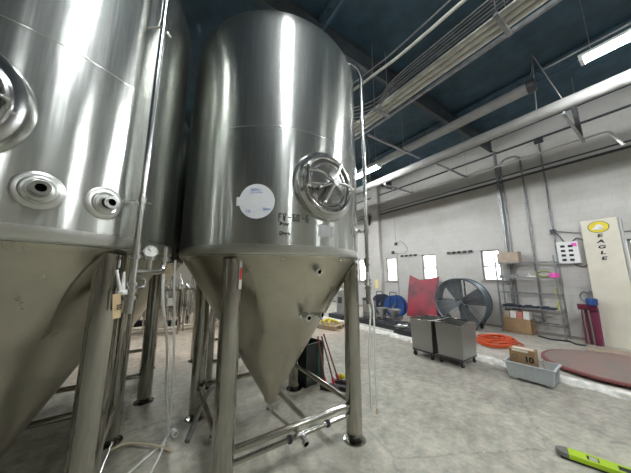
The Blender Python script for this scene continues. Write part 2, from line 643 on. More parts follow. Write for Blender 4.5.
# ceiling beams across the hall
for i, y in enumerate((-5.6, -1.25, 3.08, 7.4, 11.7, 16.0)):
    b = MB()
    b.box((0, y, 6.02), (18.9, 0.09, 0.02)).box((0, y, 6.42), (18.9, 0.09, 0.02)).box((0, y, 6.22), (18.9, 0.015, 0.4))
    struct(b.build('beam_%d' % (i + 1), M['steelbeam']))
for i, x in enumerate((-7.4, -5.0, -2.6, -0.2, 2.1, 4.5, 6.9)):
    b = MB()
    b.box((x, 4, 6.40), (0.08, 25.6, 0.03)).box((x, 4, 6.12), (0.06, 25.6, 0.025))
    for k in range(64):
        ya = -8.6 + 0.4 * k
        b.cyl((x, ya, 6.13), (x, ya + 0.2, 6.39), 0.008, n=5, caps=False).cyl((x, ya + 0.2, 6.39), (x, ya + 0.4, 6.13), 0.008, n=5, caps=False)
    struct(b.build('beam_%d' % (i + 7), M['ceil']))


# ------------------------------------------------------------------ ceiling lights
def make_light(label, loc, rz=0):
    t = thing('tube_light', label, 'ceiling light', loc, rz, 'tube lights under the ceiling')
    hs = MB().box((0, 0, 0.045), (0.20, 1.26, 0.05))
    hs.build('housing', M['whitebox'], t, bevel=0.004)
    for s in (-1, 1):
        MB().cyl((s * 0.055, -0.58, 0), (s * 0.055, 0.58, 0), 0.018, n=12).build('tube', M['tube'], t)
    for s in (-1, 1):
        MB().box((0, s * 0.605, 0.0), (0.17, 0.045, 0.05)).build('end_socket', M['whitebox'], t, bevel=0.003)
        MB().cyl((0, s * 0.5, 0.07), (0, s * 0.5, CZ - loc[2]), 0.006, n=6).build('hanger', M['galv'], t)
    return t


LA = make_light('nearest lit tube light, at the top right above the long white pipe', (5.26, -0.20, 5.05))
make_light('lit tube light seen small beside the right edge of the fermenter', (5.32, 5.20, 5.0))
GL = 'tube light out of sight overhead'
for p in ((0.50, 0.15, 5.55), (0.0, -6.6, 5.5), (5.3, -4.4, 5.2), (5.3, 9.6, 5.0), (0.6, 8.4, 5.4), (0.25, 11.5, 5.5), (7.6, 13.5, 5.2)):
    make_light(GL, p)


# ------------------------------------------------------------------ fermenters
RS = 1.07
LEG = 0.69


def on_shell(a, z, u=0.0, out=0.0):
    aa = a + u / RS
    return Vector(((RS + out) * math.cos(aa), (RS + out) * math.sin(aa), z))


def shell_frame(a, z, rad=RS):
    """matrix: local z points out of the shell, local x to the right seen from outside, local y up"""
    n = Vector((math.cos(a), math.sin(a), 0))
    x = Vector((-math.sin(a), math.cos(a), 0))
    y = Vector((0, 0, 1))
    m = Matrix((x, y, n)).transposed().to_4x4()
    m.translation = n * rad + Vector((0, 0, z))
    return m


def cone_z(r):
    return 0.33 + (r - 0.07) * (1.93 - 0.33) / (1.045 - 0.07)


def shell_text(mb, body, size, a, z, bold=0.0, align='CENTER', out=0.004, squash=1.0):
    vs, fs = text_mesh(body, size, bold, align)
    mb.add([on_shell(a, z + y, x * squash, out) for x, y, _ in vs], fs)


def port(t, a, z, r=0.105, out=0.075, name='side_port'):
    F = shell_frame(a, z, RS - 0.012)
    k = r / 0.105
    p = MB().lathe([(r, 0.0), (r, 0.017), (r * 0.95, 0.021), (r * 0.74, 0.022), (r * 0.70, 0.030), (r * 0.64, 0.032), (r * 0.55, 0.026), (r * 0.42, 0.030), (r * 0.34, 0.045)], 40, F)
    o = p.build(name, M['plate'], t)
    q = MB().lathe([(0.030 * k, 0.02), (0.030 * k, out), (0.040 * k, out + 0.002), (0.040 * k, out + 0.012), (0.022 * k, out + 0.012), (0.021 * k, out - 0.005)], 24, F)
    q.build('port_ferrule', M['bright'], o)
    MB().lathe([(0.0005, out - 0.004), (0.0215 * k, out - 0.004)], 20, F).build('bore', M['hole'], o)
    return o


def make_fermenter(label, loc, marks=False, ports=(), riser=None, detail=True, door=-87):
    t = thing('fermenter', label, 'fermenter', loc, 0, 'conical stainless fermenters')
    # shell with rounded shoulder and dished head
    pr = [(1.045, 1.925), (1.052, 1.92), (1.06, 1.925), (RS, 1.945), (RS, 2.0)]
    z = 2.0
    while z < 4.25:
        z += 0.12
        pr.append((RS, min(z, 4.29)))
    for k in range(1, 10):
        a = R(k * 8)
        pr.append((RS - 0.32 * (1 - math.cos(a)), 4.29 + 0.32 * math.sin(a)))
    r0, z0 = pr[-1]
    for k in range(1, 7):
        s = k / 6
        pr.append((r0 * (1 - s) + 0.002, z0 + 0.16 * (1 - (1 - s) ** 2)))
    MB().lathe(pr, 96).build('shell', M['shell'], t, ang=50)
    for zz, wv in ((3.12, 0.012), ):
        b = MB().lathe([(RS - 0.002, zz - wv), (RS + 0.0012, zz - wv * 0.5), (RS + 0.0012, zz + wv * 0.5), (RS - 0.002, zz + wv)], 96)
        b.build('weld_seam', M['shell'], t)
    MB().lathe([(RS - 0.004, 2.012), (RS + 0.003, 2.010), (RS + 0.003, 1.942), (1.066, 1.93), (1.05, 1.92), (1.04, 1.92)], 96).build('rim_band', M['plate'], t, ang=60)
    cp = [(0.045, 0.27), (0.07, 0.30), (0.075, 0.335)]
    for k in range(1, 15):
        r = 0.075 + (1.02 - 0.075) * k / 14
        cp.append((r, cone_z(r)))
    cp += [(1.037, 1.908), (1.046, 1.93)]
    cone = MB().lathe(cp, 96).build('cone', M['cone'], t, ang=60)
    # bottom ferrule
    MB().lathe([(0.030, 0.19), (0.045, 0.19), (0.045, 0.205), (0.032, 0.215), (0.032, 0.28)], 20).build('outlet_ferrule', M['bright'], t)
    # legs: slanted top follows the cone
    for sx, sy in ((1, -1), (-1, -1), (-1, 1), (1, 1)):
        n, rr = 32, 0.086
        cx, cy = sx * LEG, sy * LEG
        vs, fs = [], []
        for zb in (0.055, 0.06):
            q = rr * (0.96 if zb == 0.055 else 1)
            vs += [(cx + q * math.cos(2 * PI * i / n), cy + q * math.sin(2 * PI * i / n), zb) for i in range(n)]
        for i in range(n):
            x, y = cx + rr * math.cos(2 * PI * i / n), cy + rr * math.sin(2 * PI * i / n)
            rad = math.hypot(x, y)
            zt = min(cone_z(rad) + 0.03, 1.905 - max(0, rad - 1.0) * 0.3)
            vs.append((x, y, zt))
        for j in range(2):
            fs += [(j * n + i, j * n + (i + 1) % n, (j + 1) * n + (i + 1) % n, (j + 1) * n + i) for i in range(n)]
        fs += [tuple(range(n - 1, -1, -1)), tuple(range(2 * n, 3 * n))]
        m = MB()
        m.add(vs, fs)
        lg = m.build('leg', M['leg'], t, ang=50)
        MB().cyl((cx, cy, 0.012), (cx, cy, 0.062), 0.062, n=24).build('levelling_screw', M['black'], lg)
        MB().lathe([(0.001, 0.016), (0.10, 0.016), (0.122, 0.010), (0.125, 0.001), (0.001, 0.001)], 32, Matrix.Translation((cx, cy, 0))).build('foot_plate', M['leg'], lg)
        if detail:   # reinforcing pad on the cone round the leg top
            d = Vector((sx, sy, 0)).normalized()
            e = Vector((-d.y, d.x, 0))
            vs, fs = [(0, 0, 0)], []
            K = 36
            for i in range(K):
                a = 2 * PI * i / K
                rad = 0.86 + 0.20 * math.cos(a)
                rad = min(rad, 1.03)
                u = 0.155 * math.sin(a)
                p = d * rad + e * u
                q = math.hypot(p.x, p.y)
                p = p * (rad / q)
                vs.append((p.x * 1.006, p.y * 1.006, cone_z(rad) - 0.004))
            c0 = d * 0.86
            vs[0] = (c0.x * 1.006, c0.y * 1.006, cone_z(0.86) - 0.004)
            fs = [(0, 1 + i, 1 + (i + 1) % K) for i in range(K)]
            pm = MB()
            pm.add(vs, fs)
            pm.build('leg_pad', M['cone'], lg, ang=80)
    # rails between the legs
    for (ax, ay), (bx, by) in (((1, -1), (-1, -1)), ((-1, -1), (-1, 1)), ((-1, 1), (1, 1)), ((1, 1), (1, -1))):
        MB().cyl((ax * LEG, ay * LEG, 0.355), (bx * LEG, by * LEG, 0.355), 0.030, n=18).build('rail', M['leg'], t)
    if not detail:
        return t
    # manway
    F = shell_frame(R(door), 2.60, RS)
    mw = MB().lathe([(0.345, -0.10), (0.345, 0.005), (0.335, 0.028), (0.315, 0.034), (0.290, 0.036), (0.282, 0.060), (0.270, 0.066), (0.258, 0.060), (0.256, 0.02)], 56, F).build('manway', M['bright'], t)
    MB().lathe([(0.256, 0.035), (0.240, 0.048), (0.215, 0.05), (0.20, 0.040), (0.12, 0.062), (0.04, 0.075), (0.0008, 0.078)], 48, F).build('manway_door', M['doorsteel'], mw)
    hd = MB()

    def fp(x, y, zz):
        return F @ Vector((x, y, zz))
    hd.cyl(fp(0, 0, 0.06), fp(0, 0, 0.155), 0.022, n=16)
    hd.cyl(fp(0, 0, 0.13), fp(0, 0, 0.165), 0.036, n=16)
    for k, (ang_, ln) in enumerate(((64, 0.235), (244, 0.225), (8, 0.15), (205, 0.17), (152, 0.10))):
        c_, s_ = math.cos(R(ang_)), math.sin(R(ang_))
        hd.cyl(fp(0.02 * c_, 0.02 * s_, 0.14), fp(ln * c_, ln * s_, 0.115), 0.015, n=12)
        hd.sphere(fp(ln * c_, ln * s_, 0.115), 0.019, n=10, m=6)
    hd.build('handwheel', M['bright'], mw)
    hb = MB()
    hb.tube(fillet([fp(-0.285, -0.10, 0.06), fp(-0.30, -0.10, 0.13), fp(-0.30, 0.10, 0.13), fp(-0.285, 0.10, 0.06)], 0.03), 0.015, n=10)
    hb.tube(smooth([fp(-0.30, 0.055, 0.13), fp(-0.17, 0.075, 0.125), fp(-0.08, 0.055, 0.12), fp(-0.0, 0.0, 0.12)]), 0.016, n=10)
    hb.tube(smooth([fp(-0.30, -0.065, 0.13), fp(-0.17, -0.04, 0.125), fp(-0.07, -0.02, 0.12), fp(-0.0, 0.0, 0.12)]), 0.012, n=10)
    hb.tube(fillet([fp(0.275, -0.03, 0.05), fp(0.30, 0.0, 0.10), fp(0.12, 0.03, 0.12)], 0.03), 0.012, n=10)
    hb.build('hinge_arm', M['bright'], mw)
    # small port and outlet stubs
    if marks:
        port(t, R(-56.6), 2.235, 0.06, 0.06, 'sample_port')
    for a, z in ports:
        port(t, a, z)
    # cone stubs
    for i, (x, y, z, L_) in enumerate(((0.02, -0.955, 1.80, 0.09), (0.03, -0.70, 1.37, 0.15))):
        d = Vector((0, -1, -0.25)).normalized()
        p = Vector((x, y + 0.03, z))
        q = p + d * L_
        m = MB().cyl(p, q, 0.022, n=18).cyl(q - d * 0.014, q, 0.036, n=20)
        if i:
            m.cyl(p + d * 0.0, p + d * 0.03, 0.05, n=20).cyl(p + d * 0.075, p + d * 0.10, 0.038, n=20)
            m.tube(smooth([p + d * 0.11, p + d * 0.11 + Vector((0.07, 0.0, 0.02)), p + d * 0.15 + Vector((0.10, -0.03, 0.03))]), 0.018, n=12)
            m.cyl(p + d * 0.15 + Vector((0.10, -0.03, 0.03)), p + d * 0.15 + Vector((0.115, -0.06, 0.028)), 0.032, n=18)
            m.cyl(p + Vector((0, 0, 0.03)), p + Vector((0, -0.02, 0.13)), 0.008, n=8)
        so = m.build('sample_valve', M['bright'], t)
        MB().cyl(q + d * 0.0005, q + d * 0.002, 0.018, n=16).build('bore', M['hole'], so)
        if i:
            e = p + d * 0.15 + Vector((0.115, -0.06, 0.028))
            MB().cyl(e, e + Vector((0.0007, -0.0018, 0)), 0.02, n=16).build('bore', M['hole'], so)
            ring = [e + Vector((-0.02 + 0.022 * math.cos(2 * PI * k / 20), -0.0, -0.075 + 0.034 * math.sin(2 * PI * k / 20))) for k in range(20)]
            MB().tube(ring, 0.003, n=6, closed=True).cyl(e + Vector((-0.02, 0, -0.042)), e + Vector((-0.02, 0.02, -0.01)), 0.003, n=6).build('pull_ring', M['bright'], so)
    # low header pipe under the front rail with black clamps
    hp = MB().cyl((LEG, -LEG, 0.262), (-LEG, -LEG, 0.262), 0.022, n=16).build('header_pipe', M['leg'], t)
    for x in (-0.10, 0.33):
        MB().cyl((x - 0.014, -LEG, 0.262), (x + 0.014, -LEG, 0.262), 0.034, n=18).build('clamp_band', M['black'], hp)
    # drain pipe from under the cone out over the rail
    dp = MB().cyl((0.0, -0.03, 0.185), (-0.03, -0.80, 0.318), 0.017, n=14)
    dp.cyl((-0.03, -0.745, 0.31), (-0.03, -0.77, 0.314), 0.032, n=18).cyl((-0.075, -0.79, 0.330), (0.015, -0.79, 0.305), 0.015, n=12)
    dp.cyl((-0.03, -0.80, 0.318), (-0.03, -0.86, 0.298), 0.020, n=16).cyl((-0.03, -0.85, 0.302), (-0.03, -0.872, 0.294), 0.034, n=18)
    dpo = dp.build('drain_pipe', M['bright'], t)
    MB().cyl((-0.03, -0.8722, 0.294), (-0.03, -0.874, 0.2935), 0.022, n=16).build('bore', M['hole'], dpo)
    # riser pipe at the front right
    if riser is not None:
        d = Vector((math.cos(R(-45)), math.sin(R(-45)), 0))
        e = Vector((-d.y, d.x, 0))
        rr = 1.175
        zb = riser
        pts = fillet([d * 0.70 + Vector((0, 0, 4.68)), d * 1.0 + Vector((0, 0, 4.68)), d * rr + Vector((0, 0, 4.48)), d * rr + Vector((0, 0, zb))], 0.22, 8)
        pipe = MB().tube(pts, 0.024, n=16).build('riser_pipe', M['bright'], t)
        for zz in (2.27, 3.72):
            cl = MB()
            cl.cyl(d * (RS - 0.005) + Vector((0, 0, zz - 0.015)) - e * 0.03, d * rr + Vector((0, 0, zz)), 0.009, n=10)
            cl.cyl(d * rr + Vector((0, 0, zz - 0.022)), d * rr + Vector((0, 0, zz + 0.022)), 0.033, n=18)
            cl.cyl(d * rr + Vector((0, 0, zz)) - e * 0.02, d * rr + Vector((0, 0, zz)) + e * 0.075, 0.010, n=10)
            cl.build('pipe_bracket', M['bright'], pipe)
        p0 = d * rr
        cp_ = MB()
        cp_.tube(fillet([p0 + Vector((0, 0, 1.775)), p0 + e * 0.245 + Vector((0, 0, 1.775)), p0 + e * 0.245 + Vector((0, 0, 1.90))], 0.08, 8), 0.022, n=14)
        cp_.cyl(p0 + e * 0.115 + Vector((0, 0, 1.775)), p0 + e * 0.115 + Vector((0, 0, 1.865)), 0.019, n=14)
        for q in (0.0, 0.115, 0.245):
            cp_.cyl(p0 + e * q + Vector((0, 0, 1.855)), p0 + e * q + Vector((0, 0, 1.882)), 0.036, n=20)
            cp_.cyl(p0 + e * (q - 0.05) + Vector((0, 0, 1.868)), p0 + e * (q + 0.055) + Vector((0, 0, 1.868)), 0.009, n=8)
        cp_.cyl(p0 + e * 0.245 + Vector((0, 0, 1.88)), p0 + e * 0.245 + Vector((0, 0, 1.965)), 0.021, n=14)
        cp_.build('cross_pipe', M['bright'], pipe)
        # pressure gauge facing the aisle
        g = p0 + e * 0.115 + Vector((0, 0, 1.915))
        gn = Vector((0.1, -1, 0.12)).normalized()
        ga = MB().cyl(p0 + e * 0.115 + Vector((0, 0, 1.86)), g, 0.012, n=12).cyl(g - gn * 0.02, g + gn * 0.02, 0.046, n=28)
        ga.build('pressure_gauge', M['bright'], pipe)
        MB().cyl(g + gn * 0.0202, g + gn * 0.0212, 0.038, n=28).build('gauge_dial', M['gaugeface'], pipe)
        gx = gn.cross(Vector((0, 0, 1))).normalized()
        nd = MB()
        nd.cyl(g + gn * 0.0225, g + gn * 0.0225 + gx * 0.018 + Vector((0, 0, 0.02)), 0.0022, n=6)
        for k in range(9):
            a = R(-40 + k * 32.5)
            v = gx * math.cos(a) + Vector((0, 0, 1)) * math.sin(a)
            nd.cyl(g + gn * 0.0217 + v * 0.029, g + gn * 0.0217 + v * 0.035, 0.0014, n=5)
        nd.build('gauge_needle', M['ink'], pipe)
        # valve at the foot of the riser
        vb = MB()
        for zz in (1.60, 1.645, 1.69):
            vb.cyl(p0 + Vector((0, 0, zz - 0.012)), p0 + Vector((0, 0, zz + 0.012)), 0.042, n=22)
        vb.cyl(p0 + Vector((0, 0, zb)), p0 + Vector((0, 0, 1.70)), 0.030, n=18)
        vb.tube(fillet([p0 + e * 0.03 + Vector((0, 0, 1.66)), p0 + e * 0.095 + Vector((0, 0, 1.665)), p0 + e * 0.095 + Vector((0, 0, 1.72)), p0 + e * 0.06 + Vector((0, 0, 1.72))], 0.02), 0.010, n=10)
        vb.build('butterfly_valve', M['bright'], pipe)
        vh = MB()
        hx = p0 - e * 0.068 + Vector((0, 0, 1.635))
        vh.tube(fillet([p0 - e * 0.03 + Vector((0, 0, 1.64)), hx, hx - e * 0.045 + Vector((0, 0, 0.145))], 0.04), [0.016] * 3 + [0.017] * 4 + [0.008] * 2, n=10)
        vh.tube([hx + e * 0.01, hx + e * 0.006 + Vector((0, 0, 0.135))], [0.014, 0.006], n=10)
        vh.build('valve_handle', M['whiteplastic'], pipe)
    if marks:
        # round white board and lettering
        a0, z0 = R(-122.3), 2.388
        vs, fs = [on_shell(a0, z0, 0, 0.004)], []
        K = 48
        for j in (1, 2, 3):
            for i in range(K):
                q = 0.157 * j / 3
                vs.append(on_shell(a0, z0 + q * math.sin(2 * PI * i / K), q * math.cos(2 * PI * i / K), 0.004))
        fs = [(0, 1 + i, 1 + (i + 1) % K) for i in range(K)]
        for j in range(2):
            o_ = 1 + j * K
            fs += [(o_ + i, o_ + K + i, o_ + K + (i + 1) % K, o_ + (i + 1) % K) for i in range(K)]
        m = MB()
        m.add(vs, fs)
        u0 = -0.182
        m.add([on_shell(a0, z0 - 0.04, u0, 0.003), on_shell(a0, z0 - 0.04, -0.135, 0.003), on_shell(a0, z0 + 0.04, -0.135, 0.003), on_shell(a0, z0 + 0.04, u0, 0.003)], [(0, 1, 2, 3)])
        st = m.build('round_label', M['sticker'], t, ang=60)
        st['label'] = 'round white write-on disc with blue marker notes'
        k = MB()
        rg = random.Random(5)

        def scrib(cx, cz, wd, hh, n):
            pts = []
            for i in range(n):
                pts.append((cx - wd / 2 + wd * i / (n - 1), cz + (hh if i % 2 else -hh) * rg.uniform(0.4, 1)))
            for i in range(n - 1):
                if rg.random() < 0.82:
                    (xa, za), (xb, zb_) = pts[i], pts[i + 1]
                    k.tube([on_shell(a0, z0 + za, xa, 0.0055), on_shell(a0, z0 + zb_, xb, 0.0055)], 0.0022, n=5)
        scrib(-0.01, 0.102, 0.09, 0.016, 11)
        k.tube([on_shell(a0, z0 + 0.072, -0.06, 0.0055), on_shell(a0, z0 + 0.079, 0.05, 0.0055)], 0.002, n=5)
        scrib(-0.075, -0.09, 0.065, 0.018, 9)
        scrib(0.09, -0.072, 0.065, 0.016, 9)
        k.build('marker_notes', M['blueink'], st)
        tx = MB()
        def bar(u, z, x0, y0, x1, y1, wd):
            dx, dy = x1 - x0, y1 - y0
            ln_ = math.hypot(dx, dy)
            nx, ny = -dy / ln_ * wd / 2, dx / ln_ * wd / 2
            q4 = [(x0 + nx, y0 + ny), (x0 - nx, y0 - ny), (x1 - nx, y1 - ny), (x1 + nx, y1 + ny)]
            tx.add([on_shell(R(-104.9), z + yy, u + xx, 0.003) for xx, yy in q4], [(0, 1, 2, 3)])
        W_, H_, K_ = 0.029, 0.070, 0.0088
        strokes = {'F': [(0.15, 0, 0.15, 1), (0, .91, 1, .91), (0, .52, .8, .52)], 'V': [(.08, 1, .5, 0), (.92, 1, .5, 0)], '-': [(.25, .48, .95, .48)],
                   '6': [(.15, .05, .15, .95), (0, .91, 1, .91), (0, .54, 1, .54), (0, .09, 1, .09), (.85, .05, .85, .55)],
                   '0': [(.15, .05, .15, .95), (.85, .05, .85, .95), (0, .91, 1, .91), (0, .09, 1, .09)], ' ': []}
        u = -0.133
        for ch in 'FV - 60 - 6':
            for (xa, ya, xb, yb) in strokes[ch]:
                bar(u, 2.217, xa * W_, ya * H_, xb * W_, yb * H_, K_)
            u += {' ': 0.013, '-': 0.026}.get(ch, W_ + 0.007)
        shell_text(tx, 'Beer:', 0.042, R(-111.4), 2.188, bold=0.002, align='LEFT')
        shell_text(tx, 'Date:', 0.042, R(-111.4), 2.106, bold=0.002, align='LEFT')
        tx.build('lettering', M['ink'], t)
        npz = MB()
        pts = []
        for u in (-0.088, -0.03, 0.03, 0.088):
            pts += [on_shell(R(-87), 2.105, u, 0.003), on_shell(R(-87), 2.215, u, 0.003)]
        npz.add(pts, [(0, 2, 3, 1), (2, 4, 5, 3), (4, 6, 7, 5)])
        no = npz.build('nameplate', M['sheet'], t, ang=80)
        ln = MB()
        for k_ in range(5):
            zz = 2.125 + 0.018 * k_
            ln.add([on_shell(R(-87), zz, -0.075, 0.0038), on_shell(R(-87), zz, 0.075, 0.0038), on_shell(R(-87), zz + 0.003, 0.075, 0.0038), on_shell(R(-87), zz + 0.003, -0.075, 0.0038)], [(0, 1, 2, 3)])
        ln.build('engraved_lines', M['darksteel'], no)
        # red and white strip hanging at the front leg
        ts = MB().box((-LEG + 0.045, -LEG - 0.09, 1.78), (0.022, 0.004, 0.30)).build('strip_tag', M['paper'], t)
        MB().box((-LEG + 0.045, -LEG - 0.093, 1.76), (0.018, 0.003, 0.10)).build('red_band', M['redplain'], ts)
    return t


T1 = make_fermenter('stainless conical fermenter marked FV - 60 - 6, with round white disc and manway', (1.24, 2.86, 0), marks=True, riser=1.42)
T2 = make_fermenter('big stainless fermenter cut off by the left edge, two small ports on its shell', (-0.97, 2.86, 0), ports=((R(-68.8), 2.205), (R(-53.2), 2.21)), riser=1.50, door=-90.5)
T4 = make_fermenter('rear fermenter glimpsed below and behind the one marked FV - 60 - 6', (1.48, 5.06, 0), detail=False)
T3 = make_fermenter('rear fermenter glimpsed behind the left-edge fermenter with two ports', (-0.70, 5.05, 0), detail=False)

# paper tag hung on the valve handle of the left fermenter
tg_ = MB().box((0, 0, -0.085), (0.042, 0.003, 0.15), rx=R(4), ry=R(-8))
tg_o = tag(tg_.build('paper_tag', M['papertag']), 'brown paper tag hanging from white valve handle of the left fermenter', 'tag', loc=(-0.195, 1.935, 1.645), rz=R(30))
MB().cyl((0, 0, -0.02), (0.012, 0.0, 0.02), 0.0012, n=5).build('string', M['paper'], tg_o)
tl = MB()
vs, fs = text_mesh('05', 0.035, 0.001)
tl.add([(x * 0 + y * 0 - y * 1.0 - 0.0 + 0.012, -0.006, x - 0.09) for x, y, _ in vs], fs)
tl.build('tag_writing', M['ink'], tg_o)

# ------------------------------------------------------------------ hoses and fittings on the floor by the tanks
tag(MB().tube(smooth([(0.036, 2.205, 1.755), (0.05, 2.25, 1.55), (0.12, 2.5, 1.15), (0.17, 2.9, 0.6), (0.24, 3.26, 0.12), (0.20, 3.20, 0.02), (0.10, 3.09, 0.018), (-0.04, 2.94, 0.018), (-0.17, 2.78, 0.018), (-0.34, 2.60, 0.018)], 8), 0.011, n=10).build('white_hose', M['hose_w']),
    'white hose hanging between the two fermenters, ending furthest left on the floor', 'hose', 'white hoses between the fermenters')
tag(MB().tube(smooth([(0.14, 2.86, 1.90), (0.15, 2.86, 1.65), (0.175, 2.87, 1.35), (0.225, 3.0, 0.7), (0.24, 3.25, 0.05), (0.215, 3.16, 0.045), (0.165, 3.0, 0.02), (0.11, 2.84, 0.018), (0.05, 2.62, 0.018), (0.0, 2.4, 0.018)], 8), 0.011, n=10).build('white_hose', M['hose_w']),
    'white hose hanging closer to the marked fermenter, crossing over the other on the floor', 'hose', 'white hoses between the fermenters')
tag(MB().tube(smooth([(-0.24, 3.36, 0.02), (-0.12, 3.36, 0.04), (0.05, 3.22, 0.05), (0.20, 3.08, 0.04), (0.27, 3.0, 0.02)], 8), 0.011, n=10).build('tan_hose', M['hose_t']),
    'short tan hose lying on the floor under the white hoses', 'hose')
tag(MB().tube(smooth([(0.95, 3.60, 0.30), (0.80, 3.55, 0.34), (0.66, 3.42, 0.32), (0.54, 3.28, 0.20), (0.46, 3.16, 0.08), (0.41, 3.07, 0.03)], 8), 0.029, n=12).build('grey_hose', M['hose_g']),
    'thick dark grey hose drooping over the rail of the marked fermenter', 'hose')
sl = MB().lathe([(0.020, -0.05), (0.034, -0.05), (0.034, 0.05), (0.020, 0.05), (0.020, -0.05)], 24, Matrix.Rotation(R(90), 4, 'X'))
tag(sl.build('pipe_sleeve', M['bright']), 'short steel pipe sleeve lying on the floor behind the front leg of the marked fermenter', 'pipe fitting', loc=(0.63, 2.97, 0.034), rz=R(-25))
sl = MB().lathe([(0.022, -0.04), (0.032, -0.04), (0.032, 0.04), (0.022, 0.04), (0.022, -0.04)], 24, Matrix.Rotation(R(90), 4, 'X'))
tag(sl.build('pipe_sleeve', M['whitebox']), 'white pipe sleeve on the floor where the white hoses cross', 'pipe fitting', loc=(0.30, 3.30, 0.032), rz=R(20))
rg_ = [(0.022 * math.cos(2 * PI * k / 24), 0.022 * math.sin(2 * PI * k / 24), 0.005) for k in range(24)]
tag(MB().tube(rg_, 0.005, n=8, closed=True).build('rubber_gasket', M['black']), 'small black rubber ring on the floor in front of the lower rail', 'gasket', loc=(1.10, 2.0, 0))
rod = MB().cyl((-0.30, 2.62, 0.03), (-0.20, 2.86, 0.33), 0.008, n=10)
rod.sphere((-0.20, 2.86, 0.335), 0.012)
tag(rod.build('steel_rod', M['bright']), 'thin steel rod leaning beside the front leg of the left fermenter', 'rod')
# two white hoses at the right riser
h = thing('white_hose', 'pair of ends of white hose hanging from the riser at right of the marked fermenter', 'hose', (2.07, 2.03, 0))
MB().tube(smooth([(0.01, 0.01, 1.44), (0.0, -0.02, 1.30), (-0.03, -0.01, 0.9), (-0.02, 0.0, 0.5), (0.0, 0.02, 0.30)], 8), 0.0095, n=8).build('hose_line', M['hose_w'], h)
MB().tube(smooth([(0.0, 0.0, 1.55), (0.03, -0.02, 1.50), (0.035, -0.04, 1.3), (0.035, -0.03, 0.8), (0.04, -0.03, 0.32)], 8), 0.0095, n=8).build('hose_line', M['hose_w'], h)
MB().cyl((0.04, -0.03, 0.27), (0.04, -0.03, 0.325), 0.014, n=10).build('hose_end', M['hose_t'], h)

# ------------------------------------------------------------------ bin and cleaning tools behind the right front leg
t = thing('tool_bin', 'black bin with dark teal stripe on the floor under the marked fermenter', 'bin', (2.24, 3.64, 0), R(12))
m = MB()
for c_, s_ in (((0, -0.165, 0.33), (0.40, 0.02, 0.62)), ((0, 0.165, 0.33), (0.40, 0.02, 0.62)), ((-0.19, 0, 0.33), (0.02, 0.33, 0.62)), ((0.19, 0, 0.33), (0.02, 0.33, 0.62)), ((0, 0, 0.03), (0.40, 0.33, 0.04))):
    m.box(c_, s_)
m.build('body', M['binplastic'], t)
MB().box((0.08, -0.178, 0.33), (0.05, 0.004, 0.55)).build('stripe', M['teal'], t)


def brush(label, p_head, p_top, head_mat, clamp=True):
    t = thing('floor_brush', label, 'brush', p_head, 0, 'long handled brushes leaning on the black bin')
    ph, pt = Vector((0, 0, 0.06)), Vector(p_top) - Vector(p_head)
    MB().tube([ph, pt], 0.013, n=10).build('handle', M['handle'], t)
    d = (pt - ph).normalized()
    MB().cyl(ph, ph + d * 0.10, 0.022, n=12).build('collar', M['redplain'], t)
    MB().box((0.03, -0.06, 0.052), (0.30, 0.085, 0.035), rz=R(-52)).build('head_block', head_mat, t, bevel=0.008)
    MB().box((0.03, -0.06, 0.02), (0.29, 0.075, 0.04), rz=R(-52), taper=0.94).build('bristles', M['bristle'], t)
    return t


brush('brown handled floor brush furthest left by the black bin, black head', (2.33, 3.26, 0), (2.36, 3.52, 0.72), M['black'])
brush('brown handled floor brush in the middle of three by the black bin, black head', (2.45, 3.20, 0), (2.44, 3.52, 0.71), M['black'])
b3 = brush('brown handled floor brush with yellow knob on its head by black bin', (2.60, 3.28, 0), (2.50, 3.55, 0.74), M['black'])
MB().sphere((0.05, -0.03, 0.12), 0.055, (1, 1, 0.8)).build('yellow_knob', M['yellow'], b3)

# ------------------------------------------------------------------ twin steel carts
def make_cart(label, loc, rz=0):
    t = thing('steel_cart', label, 'cart', loc, rz, 'open grey steel carts on casters')
    m = MB()
    x0, y0, x1, y1, zb, zt, th = 0.29, 0.235, 0.315, 0.26, 0.15, 0.79, 0.008
    vo = [(-x0, -y0, zb), (x0, -y0, zb), (x0, y0, zb), (-x0, y0, zb), (-x1, -y1, zt), (x1, -y1, zt), (x1, y1, zt), (-x1, y1, zt)]
    vi = [(x * (1 - th / abs(x)), y * (1 - th / abs(y)), z + (th if z == zb else 0)) for x, y, z in vo]
    fs = [(0, 3, 2, 1), (8, 9, 10, 11)]
    for i in range(4):
        k = (i + 1) % 4
        fs += [(i, k, k + 4, i + 4), (8 + i, 12 + i, 12 + k, 8 + k), (4 + i, 4 + k, 12 + k, 12 + i)]
    m.add(vo + vi, fs)
    m.build('body', M['sheet'], t, ang=30)
    r = MB()
    for c_, s_ in (((0, -y1, zt), (2 * x1 + 0.02, 0.018, 0.022)), ((0, y1, zt), (2 * x1 + 0.02, 0.018, 0.022)), ((-x1, 0, zt), (0.018, 2 * y1, 0.022)), ((x1, 0, zt), (0.018, 2 * y1, 0.022))):
        r.box(c_, s_)
    r.build('rim', M['leg'], t, bevel=0.003)
    f = MB()
    for s in (-1, 1):
        f.box((0, s * 0.215, 0.135), (0.60, 0.04, 0.03)).box((s * 0.28, 0, 0.135), (0.04, 0.44, 0.03))
    f.build('base_frame', M['darksteel'], t)
    for sx in (-1, 1):
        for sy in (-1, 1):
            cx, cy = sx * 0.255, sy * 0.20
            ca = MB().box((cx, cy, 0.117), (0.07, 0.06, 0.008)).box((cx, cy - 0.024, 0.085), (0.05, 0.004, 0.07)).box((cx, cy + 0.024, 0.085), (0.05, 0.004, 0.07)).cyl((cx, cy - 0.03, 0.05), (cx, cy + 0.03, 0.05), 0.008, n=8)
            co = ca.build('caster', M['bright'], t)
            MB().cyl((cx, cy - 0.017, 0.05), (cx, cy + 0.017, 0.05), 0.05, n=20).build('wheel', M['black'], co)
    return t


